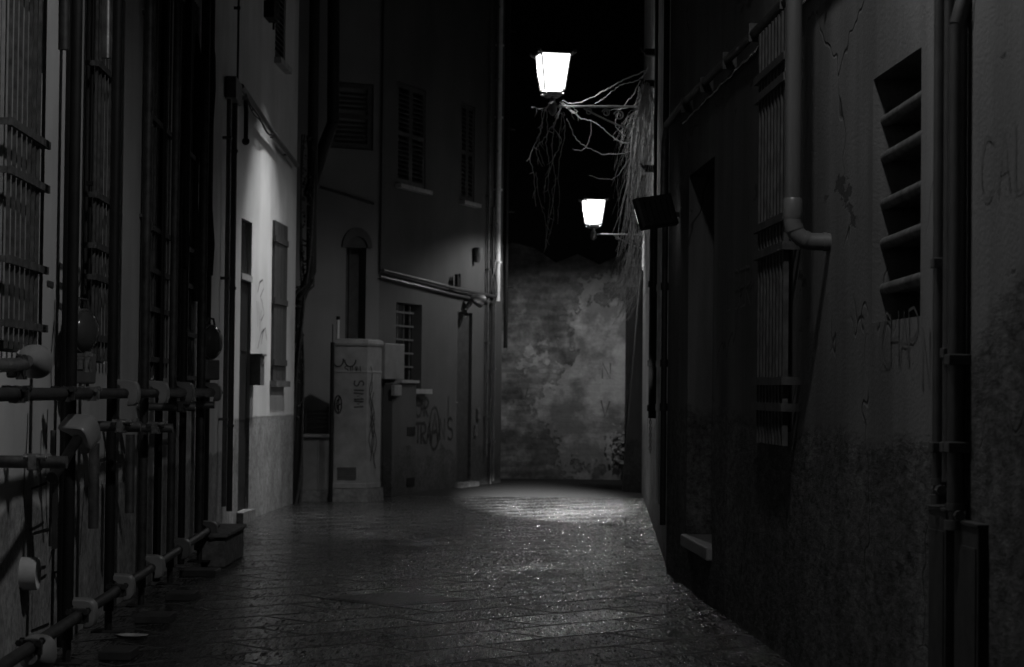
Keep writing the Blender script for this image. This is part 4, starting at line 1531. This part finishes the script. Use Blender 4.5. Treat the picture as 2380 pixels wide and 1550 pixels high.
tufts = [
    ([(1289, 236), (1275, 243), (1268, 255), (1262, 280), (1258, 300), (1250, 322), (1236, 350), (1232, 372), (1240, 400), (1242, 430), (1246, 480)], .0085),
    ([(1306, 238), (1300, 262), (1290, 285), (1278, 300), (1266, 322), (1250, 336), (1246, 350), (1252, 372), (1262, 388)], .008),
    ([(1300, 240), (1298, 268), (1286, 292), (1296, 310), (1304, 322), (1300, 342), (1288, 366), (1276, 400), (1266, 430), (1266, 470)], .007),
    ([(1270, 255), (1272, 300), (1270, 340), (1276, 380), (1274, 420), (1278, 470), (1272, 520)], .006),
    ([(1262, 250), (1256, 300), (1252, 330), (1258, 360), (1266, 386)], .005),
    ([(1310, 260), (1312, 300), (1306, 350), (1298, 400), (1300, 460), (1296, 520)], .005),
    ([(1288, 300), (1282, 340), (1286, 372), (1290, 420), (1284, 470), (1276, 510), (1266, 580)], .0055),
    ([(1246, 400), (1250, 440), (1258, 480), (1268, 510), (1270, 575)], .0045),
    ([(1283, 440), (1286, 500), (1280, 540), (1262, 590)], .004),
    ([(1235, 248), (1252, 252), (1268, 249), (1280, 240)], .006),
    ([(1305, 238), (1330, 248), (1342, 262), (1330, 262), (1315, 250)], .0075),
    ([(1300, 236), (1322, 250), (1352, 278)], .009),
    ([(1306, 262), (1303, 300), (1294, 320)], .005),
]
for pts, r_ in tufts:
    q = [P(u, v, D1 - .02 + rnd.uniform(-.05, .05)) for u, v in pts]
    path = wob(q, .0045, 5)
    mb = MB().tube(path, [r_ * .58 * (1 - .55 * i / len(path)) for i in range(len(path))], 6)
    for i in range(4, len(path) - 1, 6):                      # short side twigs
        e_ = path[i] + Vector((rnd.uniform(-.06, .06), rnd.uniform(-.04, .04), rnd.uniform(-.09, -.01)))
        mb.tube([path[i], path[i].lerp(e_, .5) + Vector((rnd.uniform(-.01, .01), 0, 0)), e_], [r_ * .5, r_ * .4, r_ * .2], 5)
    build('stem', mb, M['twig'], TC)

# ================================================================== UTILITY CABINETS in front of the arched house
dcab = 23.1
fx0, fx1 = P(774, 1100, dcab).x, P(851, 1100, dcab).x
cab_t = EYE + (910 - 797) / 5000 * dcab
UC = thing('utility_cabinet', 'tall grey sprayed utility cabinet with an overhanging lid', 'utility cabinet', ((fx0 + fx1) / 2, dcab, 0))
crn = P(851, 1100, dcab)
side = (P(884, 1100, dcab + .42) - crn)
side.z = 0
fr = Vector((fx1 - fx0, 0, 0))


def cabpt(a, b, z):
    return Vector((fx0, dcab, 0)) + fr * a + side * b + Vector((0, 0, z))


def cabring(z, ex=0.0):
    return [cabpt(-ex, -ex, z), cabpt(1 + ex, -ex, z), cabpt(1 + ex, 1 + ex, z), cabpt(-ex, 1 + ex, z)]


m = MB().loft([cabring(.14), cabring(cab_t - .05)])
zl = EYE + (910 - 868) / 5000 * dcab
m.loft([cabring(zl - .012, .012), cabring(zl + .012, .012)])
m.loft([cabring(.141, .012), cabring(.20, .012)])
build('body', m, M['cabinet'], UC, bevel=.006)
m = MB().loft([cabring(cab_t - .049, .03), cabring(cab_t - .02, .05), cabring(cab_t + .015, .03), cabring(cab_t + .03, -.05)])
build('lid', m, M['cabinet'], UC, bevel=.006)
m = MB().loft([cabring(-.05, .08), cabring(.139, .06)])
build('plinth', m, M['concrete'], UC)
m = MB()
fn = Vector((0, -1, 0))
vz = EYE - (1103 - 910) / 5000 * dcab
for k in range(7):
    m.box(cabpt(.42, 0, vz - .05 + .018 * k) + fn * .006, .20, .012, .007)
build('vent', m, M['dark_pipe'], UC)


def cabwrite(text, u, v, h, wid, vertical=False):
    p = P(u, v, dcab - .004)
    if vertical:
        return write(text, lambda a, b: p + Vector((b * h, -.0, -a * h)), fn, wid, .8)
    return write(text, lambda a, b: p + Vector((a * h, -.0, b * h)), fn, wid, .8)


build('graffiti', cabwrite('SIMM', 801, 864, .062, .010), M['spray'], UC)
build('graffiti', cabwrite('SIMM', 823, 884, .105, .013, True), M['spray'], UC)
m = MB()
for (cu, cv, ru, rv, a0, a1) in ((786, 836, 12, 16, 180, 370), (814, 836, 13, 16, 180, 360), (786, 940, 8, 21, 0, 360), (787, 940, 4, 12, 60, 300)):
    pts = []
    for k in range(19):
        a_ = R(a0 + (a1 - a0) * k / 18)
        pts.append(P(cu + ru * math.cos(a_), cv - rv * math.sin(a_), dcab - .004))
    m.ribbon(pts, fn, .014)
m.ribbon([P(782, 945, dcab - .004), P(793, 938, dcab - .004)], fn, .012)
m.ribbon([P(788, 920, dcab - .004), P(786, 960, dcab - .004)], fn, .012)
build('graffiti', m, M['spray'], UC)
m = MB()
sn = side.normalized()
nn = sn.cross(Vector((0, 0, 1)))
if nn.x < 0:
    nn = -nn
for k in range(7):
    b0 = .15 + .5 * rnd.random()
    z0_ = rnd.uniform(.75, 1.5)
    pts = [cabpt(1, b0 + .10 * math.sin(j * 1.3 + k), z0_ - .07 * j) + nn * .004 for j in range(8)]
    m.ribbon(pts, nn, .02)
build('graffiti', m, M['spray'], UC)
# black post and rods beside the cabinet
q = P(769, 1100, dcab - .05)
m = MB().tube([Vector((q.x, q.y, -.02)), Vector((q.x, q.y, EYE + (910 - 800) / 5000 * dcab))], .022, 10)
m.tube([Vector((q.x, q.y, EYE + (910 - 800) / 5000 * dcab)), Vector((q.x, q.y, EYE + (910 - 758) / 5000 * dcab))], .006, 6)
tag(build('pole', m, M['black_paint'], loc=(q.x, q.y, 0)), 'slim black pole standing against the left side of the tall cabinet', 'pole')
q = P(785, 790, dcab + .25)
m = MB().tube([q + Vector((0, 0, -.06)), P(786, 743, dcab + .25)], .017, 10)
WM = tag(build('marker_tube', m, M['pvc_white'], smooth=True, loc=q), 'white tube with a black cap sticking up behind the cabinet lid', 'tube')
m = MB().tube([P(786, 743, dcab + .25), P(786, 735, dcab + .25)], .021, 10)
build('cap', m, M['black_paint'], WM, smooth=True)
# low cabinet on its block, left of it
la, lb = P(693, 1100, dcab + .05).x, P(767, 1100, dcab + .05).x
LC = thing('low_cabinet', 'low grey cabinet with a pale slab top, left of the tall cabinet', 'cabinet', ((la + lb) / 2, dcab + .05, 0))
zt_ = EYE - (1022 - 910) / 5000 * dcab
m = MB().box(((la + lb) / 2, dcab + .25, (zt_ + .12) / 2), lb - la - .01, .40, zt_ - .12 - .002)
m.box((la + (lb - la) * .62, dcab + .047, (zt_ + .12) / 2), .012, .008, zt_ - .16)
build('body', m, M['cabinet_low'], LC, bevel=.005)
m = MB().box(((la + lb) / 2, dcab + .25, zt_ + .016), lb - la + .02, .44, .032)
build('top_slab', m, M['cabinet'], LC, bevel=.006)
m = MB().box(((la + lb) / 2, dcab + .25, .034), lb - la + .03, .44, .17)
build('plinth', m, M['concrete'], LC)
# wall-mounted box and pillar to the right of the cabinet
sa_, sb_ = C2.hit(889, 1000)[0], C2.hit(945, 1000)[0]
zt_ = C2.hit(925, 890)[1]
MP = thing('meter_pillar', 'squat rendered meter pillar below the barred window, right of the cabinet', 'meter pillar', C2.pt((sa_ + sb_) / 2, 0, .1))
m = MB()
wbox(m, C2, sa_, sb_, -.02, zt_, -.001, .12)
build('body', m, M['corner_plaster'], MP, bevel=.01)
m = MB()
wbox(m, C2, sa_ + .2, sb_ + .02, zt_ + .001, zt_ + .035, -.001, .15)
build('top_slab', m, M['stone'], MP)
m = MB()
for v, hh in ((1002, .05), (1120, .05)):
    z = C2.hit(925, v)[1]
    wbox(m, C2, sb_ - .28, sb_ - .04, z - hh, z + hh, .1205, .126)
build('vent', m, M['black_paint'], MP)
s, z = C2.hit(893, 907)
m = MB()
wbox(m, C2, s - .1, s + .12, z - .06, z + .06, .125, .17)
build('box', m, M['cabinet'], MP, bevel=.006)
s0_, z0_ = C2.hit(905, 860)
m = MB()
wbox(m, C2, s0_ - .35, s0_ + .24, zt_ + .04, C2.hit(925, 800)[1], .01, .09)
tag(build('meter_box', m, M['cabinet_low'], bevel=.008, loc=C2.pt(s0_, zt_)), 'flat grey meter box on top of the pillar, covering part of the barred window', 'meter box')

# ================================================================== SCAFFOLD along the left wall
SX = lambda d_: -1.42 - .042 * d_                               # outer row of tubes
sdir = Vector((-.042, 1, 0)).normalized()


def SP(d_, z, o=0.0):
    return Vector((SX(d_) + o, d_, z))


SC = thing('scaffold', 'tube scaffold along the left wall with pale plastic covers on its joints', 'scaffold', SP(11.5, 0))
ZU, ZL = 1.172, .245
rt = .0241
st_d = [7.95, 9.05, 10.25, 11.45, 12.75, 14.45]
for d_ in st_d[1:]:
    q = SP(d_, 0, -.052)
    build('standard', MB().tube([q + Vector((0, 0, .14)), q + Vector((0, 0, 7))], rt, 14), M['dark_steel'] if d_ > 10.5 else M['black_paint'], SC, smooth=True)
    jm = MB()
    jm.tube([q + Vector((0, 0, .042)), q + Vector((0, 0, .16))], .017, 10)
    for k in range(14):
        jm.tube([q + Vector((0, 0, .05 + .0075 * k)), q + Vector((0, 0, .0535 + .0075 * k))], .019, 10)
    jm.box(q + Vector((0, 0, .045)), .14, .14, .008)
    build('jack_base', jm, M['dark_steel'], SC)
# inner row against the wall
for u, dd_ in ((160, None), (376, None), (432, None), (478, None)):
    s, _ = L1.hit(u, 500, .06)
    q = L1.pt(s, 0, .06)
    rr_ = .0241 if u != 478 else .05
    build('standard', MB().tube([q + Vector((0, 0, .02)), q + Vector((0, 0, 7))], rr_, 14), M['black_paint'], SC, smooth=True)
build('ledger', MB().tube([SP(4.5, ZU), SP(15.1, ZU)], rt, 16), M['dark_steel'], SC, smooth=True)
build('ledger', MB().tube([SP(5.5, ZL), SP(15.1, ZL)], rt, 16), M['dark_steel'], SC, smooth=True)
build('ledger', MB().tube([P(-420, 868, 4.5), P(60, 846, 7.85)], rt, 16), M['grey_steel'], SC, smooth=True)
m = MB()
for k in range(70):                                            # ribbed sleeve on the far part of the upper rail
    d_ = 11.75 + k * .048
    m.tube([SP(d_, ZU), SP(d_ + .024, ZU)], .031, 12)
build('ribbed_sleeve', m, M['lens'], SC, smooth=True)
# transoms across to the wall, their ends sticking out
for d_, z, ln in ((8.05, 1.2 - 175 / 5000 * 8.05, .10), (10.0, 1.2 - 90 / 5000 * 10.0, .12), (11.3, 1.2 - 93 / 5000 * 11.3, .12), (12.6, 1.09, .10), (14.3, 1.09, .05)):
    q = SP(d_, z, ln)
    wpx = L1.pt((q.y - L1.a.y) / L1.t.y, z, .01)
    build('transom', MB().tube([q, Vector((wpx.x, q.y, z))], rt, 14), M['grey_steel'], SC, smooth=True)


def coupler(c, along, across):
    """right-angle swivel coupler: two hinged saddles with bolts"""
    mb = MB()
    third = along.cross(across).normalized()
    mb.tube([c - along * .022, c + along * .022], .032, 12)
    mb.tube([c - across * .03 + third * .004, c + across * .03 + third * .004], .03, 12)
    mb.box(c + third * .034, .03, .05, .02, along, across, third)
    for sg in (-1, 1):
        b_ = c + third * (.036 * sg) + across * .02
        mb.tube([b_ - along * .03, b_ + along * .055], .0075, 6)
        mb.tube([b_ + along * .034, b_ + along * .05], .014, 6)
        mb.tube([b_ - along * .035, b_ - along * .022], .013, 6)
    return mb


X_, Z_ = Vector((1, 0, 0)), Vector((0, 0, 1))
for c, a_, b_, mt in ((SP(7.55, ZU), sdir, Z_, 'dark_steel'), (SP(8.55, ZU), sdir, Z_, 'dark_steel'), (SP(9.2, ZU), sdir, Z_, 'coupler_steel'), (SP(10.0, 1.2 - 90 / 5000 * 10.0, .03), X_, Z_, 'coupler_steel'),
                      (SP(11.3, 1.2 - 93 / 5000 * 11.3, .03), X_, Z_, 'coupler_steel'), (SP(8.05, 1.2 - 175 / 5000 * 8.05, -.02), X_, Z_, 'coupler_steel'), (SP(12.6, 1.09, .02), X_, Z_, 'dark_steel'),
                      (SP(9.35, 1.30, -.05), Z_, X_, 'coupler_steel'), (SP(7.7, 1.26, -.03), Z_, X_, 'dark_steel'), (SP(9.0, ZL), sdir, Z_, 'dark_steel'), (SP(7.9, ZL), sdir, Z_, 'dark_steel'), (SP(10.15, ZL), sdir, Z_, 'dark_steel')):
    build('coupler', coupler(c, a_, b_), M[mt], SC, smooth=True)


def joint_cover(c, ax, r_=.054, ln=.10, mat='plastic', dome=False):
    """rounded plastic hood slipped over a tube joint, cut open on the near side"""
    up = Vector((0, 0, 1))
    sd = ax.cross(up).normalized()
    up = sd.cross(ax).normalized()
    n_s = 28

    def ring_(off, k, cut=0.0, flat=3.2):
        out = []
        for i in range(n_s):
            a = 2 * math.pi * i / n_s
            ca, sa = math.cos(a), math.sin(a)
            q = (abs(ca) ** flat + abs(sa) ** flat) ** (-1 / flat)
            out.append(c + sd * (ca * q * r_ * k) + up * (sa * q * r_ * k) + ax * (off - cut * (sa * .7 - ca * .7)))
        return out
    if dome:
        rr = [ring_(-ln * .95, .36, 0, 2), ring_(-ln * .7, .42, 0, 2), ring_(-ln * .45, .66, 0, 2.1), ring_(-ln * .1, .95, 0, 2.3), ring_(ln * .2, 1.05, 0, 2.5), ring_(ln * .45, 1.02, 0, 2.5), ring_(ln * .62, .86, 0, 2.4), ring_(ln * .7, .55, 0, 2.2), ring_(ln * .72, .2, 0, 2)]
        mb = MB().loft(rr)
    else:
        k = r_ / .056
        prof = [(-.062, .060), (-.058, .068), (.020, .066), (.045, .060), (.060, .042), (.065, .015), (.066, -.020), (.060, -.045), (.045, -.058),
                (.016, -.060), (.022, -.036), (.018, -.008), (.004, .018), (-.020, .038)]
        mb = MB()
        rings = []
        for o_, q in ((-.5, .90), (-.47, .97), (-.40, 1.0), (.40, 1.0), (.48, .95), (.5, .86)):
            rings.append([c + sd * ((x - .01) * q + .01) * k + up * ((y - .01) * q + .01) * k + ax * (ln * o_) for x, y in prof])
        mb.loft(rings)
    return build('joint_cover', mb, M[mat], SC, smooth=True)


for d_, mt in ((10.35, 'plastic'), (11.55, 'plastic'), (12.85, 'plastic_dim'), (14.6, 'plastic_dim')):
    joint_cover(SP(d_, ZU, .0), sdir, .056, .12, mt)
for d_, mt in ((9.1, 'plastic'), (10.3, 'plastic'), (11.5, 'plastic'), (12.8, 'plastic_dim'), (14.5, 'plastic_dim')):
    joint_cover(SP(d_, ZL, .0), sdir, .054, .115, mt)
joint_cover(P(78, 840, 7.9), sdir, .060, .13, 'plastic', True)
joint_cover(P(84, 1520, 8.0), sdir, .066, .13, 'plastic', True)
joint_cover(Vector(P(186, 1010, 9.0)), (sdir * .8 + Vector((.25, 0, .45))).normalized(), .058, .12, 'plastic')
build('brace', MB().tube([P(192, 1000, 9.05), P(150, 1070, 8.7), P(120, 1110, 8.4)], rt * .9, 12), M['black_paint'], SC, smooth=True)
# short spare tubes hung on the frame
for (u, vt, vb, d_, mt) in ((219, 1030, 1228, 9.75, 'grey_steel'), (303, 1010, 1192, 11.0, 'grey_steel'), (150, -40, 115, 9.3, 'dark_steel'), (250, -40, 135, 10.1, 'grey_steel')):
    a_, b_ = P(u, vt, d_), P(u - 2, vb, d_)
    m = MB().tube([a_, b_], .0241, 14)
    build('spare_tube', m, M[mt], SC, smooth=True)
# flat iron straps standing between the rails
for (ua, ub, vt, vb, d_, mt) in ((116, 128, 1000, 1270, 9.2, 'board_wood'), (122, 134, 1090, 1275, 9.0, 'dark_wood')):
    a_, b_ = P((ua + ub) / 2, vt, d_), P((ua + ub) / 2, vb, d_)
    m = MB().box((a_ + b_) / 2, (ub - ua) / 5000 * d_, .02, a_.z - b_.z)
    build('strap', m, M[mt], SC)
# sheeting rolled against the frame
m = MB()
for (u, vt, vb, w_, d_) in ((487, 60, 640, 13, 15.5), (455, 80, 700, 16, 15.0), (432, 120, 620, 9, 14.4)):
    pts = [P(u + 3 * math.sin(k * 1.1), vt + (vb - vt) * k / 8, d_) for k in range(9)]
    wd = w_ / 5000 * d_
    m.tube(pts, [wd * (.4 if k == 0 else .75 + .25 * math.sin(k * .9) if k < 8 else .5) for k in range(9)], 9)
tag(build('tarpaulin', m, M['black_cloth'], smooth=True, loc=P(470, 640, 15)), 'dark folded sheeting hanging at the far end of the scaffold', 'sheeting')
# sole boards
for (ua, ub, v, dep_, lab) in ((228, 303, 1527, .24, 'flat timber sole board nearest the viewer under the scaffold'), (312, 394, 1441, .24, 'timber sole board under the second joint of the scaffold foot'),
                               (383, 450, 1388, .24, 'timber sole board with a pale cut end, third along the scaffold foot'), (417, 502, 1332, .26, 'long timber sole board before the stone step, fourth along the scaffold foot')):
    a_, b_ = G(ua, v + 8), G(ub, v + 8)
    m = MB().box(((a_.x + b_.x) / 2, a_.y + dep_ / 2, .020), (b_.x - a_.x), dep_, .040)
    tag(build('sole_board', m, M['dark_wood'], bevel=.004, loc=((a_.x + b_.x) / 2, a_.y + dep_ / 2, 0)), lab, 'board', 'timber sole boards under the scaffold')
# stone step
a_, b_ = G(466, 1318), G(524, 1318)
m = MB().box(((a_.x + b_.x) / 2, a_.y + .5, .10), b_.x - a_.x, 1.0, .20)
m.box(((a_.x + b_.x) / 2 - .01, a_.y + .48, .216), b_.x - a_.x + .06, 1.06, .03)
tag(build('stone_step', m, M['concrete'], bevel=.008, loc=((a_.x + b_.x) / 2, a_.y + .5, 0)), 'worn stone step by the wall beyond the scaffold foot', 'step')


# construction warning lamps
def warning_lamp(c, r_, face, lab):
    T = thing('warning_lamp', lab, 'warning lamp', c, 'warning lamps on the scaffold')
    sd = face.cross(Z_).normalized()
    up = Z_
    ring_ = lambda q, o: [c + sd * (q * r_ * math.cos(2 * math.pi * k / 24)) + up * (q * r_ * math.sin(2 * math.pi * k / 24)) + face * o for k in range(24)]
    build('lens', MB().loft([ring_(.92, -.018), ring_(.98, .02), ring_(.9, .035), ring_(.6, .05), ring_(.2, .055)], True, True), M['lens'], T, smooth=True)
    build('rim', MB().loft([ring_(.93, -.02), ring_(1.05, -.02), ring_(1.05, .015), ring_(.985, .015)], False, False), M['dark_pipe'], T, smooth=True)
    m_ = MB().tube([c + up * r_ * 1.02 - sd * .05, c + up * (r_ + .045) - sd * .035, c + up * (r_ + .05) + sd * .03, c + up * r_ * 1.03 + sd * .05], .008, 8)
    build('handle', m_, M['lens'], T, smooth=True)
    m_ = MB().box(c - up * (r_ + .075) - face * .01, .17, .075, .14, sd, face)
    build('battery_box', m_, M['plastic_dim'], T, bevel=.01)
    return T


warning_lamp(P(191, 769, 9.9), .098, Vector((.93, -.36, 0)).normalized(), 'round dark warning lamp hung on the near scaffold above the upper rail')
warning_lamp(P(489, 795, 14.8), .115, Vector((.9, -.42, 0)).normalized(), 'round dark warning lamp with pale battery box at the far scaffold end')

# ================================================================== GROUND DETAILS
# square tooled manhole slab set on the diagonal
mc = G(915, 1392)
MH = thing('manhole_cover', 'square ribbed iron manhole cover set diagonally in the paving', 'manhole cover', (mc.x, mc.y, 0))
ax_, ay_ = Vector((.707, .707, 0)), Vector((-.707, .707, 0))
m = MB()
m.box((mc.x, mc.y, -.001), .60, .60, .008, ax_, ay_)
build('frame', m, M['iron'], MH)
m = MB()
m.box((mc.x, mc.y, .001), .55, .55, .009, ax_, ay_)
for k in range(26):
    x_ = -.37 + .03 * k
    hl = max(.0, .375 - abs(x_)) * 1.0
    if hl > .02:
        m.box((mc.x + x_, mc.y, .0062), .006, hl * 1.9, .003)
build('lid', m, M['dark_steel'], MH)
c_ = G(306, 1484)
m = MB()
rg = lambda r_, h: [Vector((c_.x + r_ * 1.3 * math.cos(2 * math.pi * k / 18), c_.y + r_ * math.sin(2 * math.pi * k / 18), h)) for k in range(18)]
m.loft([rg(.03, .003), rg(.05, .006), rg(.062, .018), rg(.060, .019), rg(.045, .009), rg(.01, .008)])
tag(build('litter', m, M['litter'], smooth=True, loc=c_), 'crushed pale lid lying on the wet paving by the scaffold', 'litter')
for (u, v, r1_) in ((1414, 1222, .035), (1417, 1213, .02)):
    c_ = G(u, v)
    m = MB()
    m.loft([[c_ + Vector((r1_ * q * math.cos(k * math.pi / 5) * (1 + .2 * math.sin(3 * k)), r1_ * .6 * q * math.sin(k * math.pi / 5), h)) for k in range(10)] for q, h in ((1, .002), (.95, .018), (.5, .03), (.1, .032))])
    tag(build('litter', m, M['litter'], loc=c_), 'scrap of pale litter under the farther lantern, ' + ('the larger of two' if r1_ > .03 else 'the smaller of two'), 'litter')
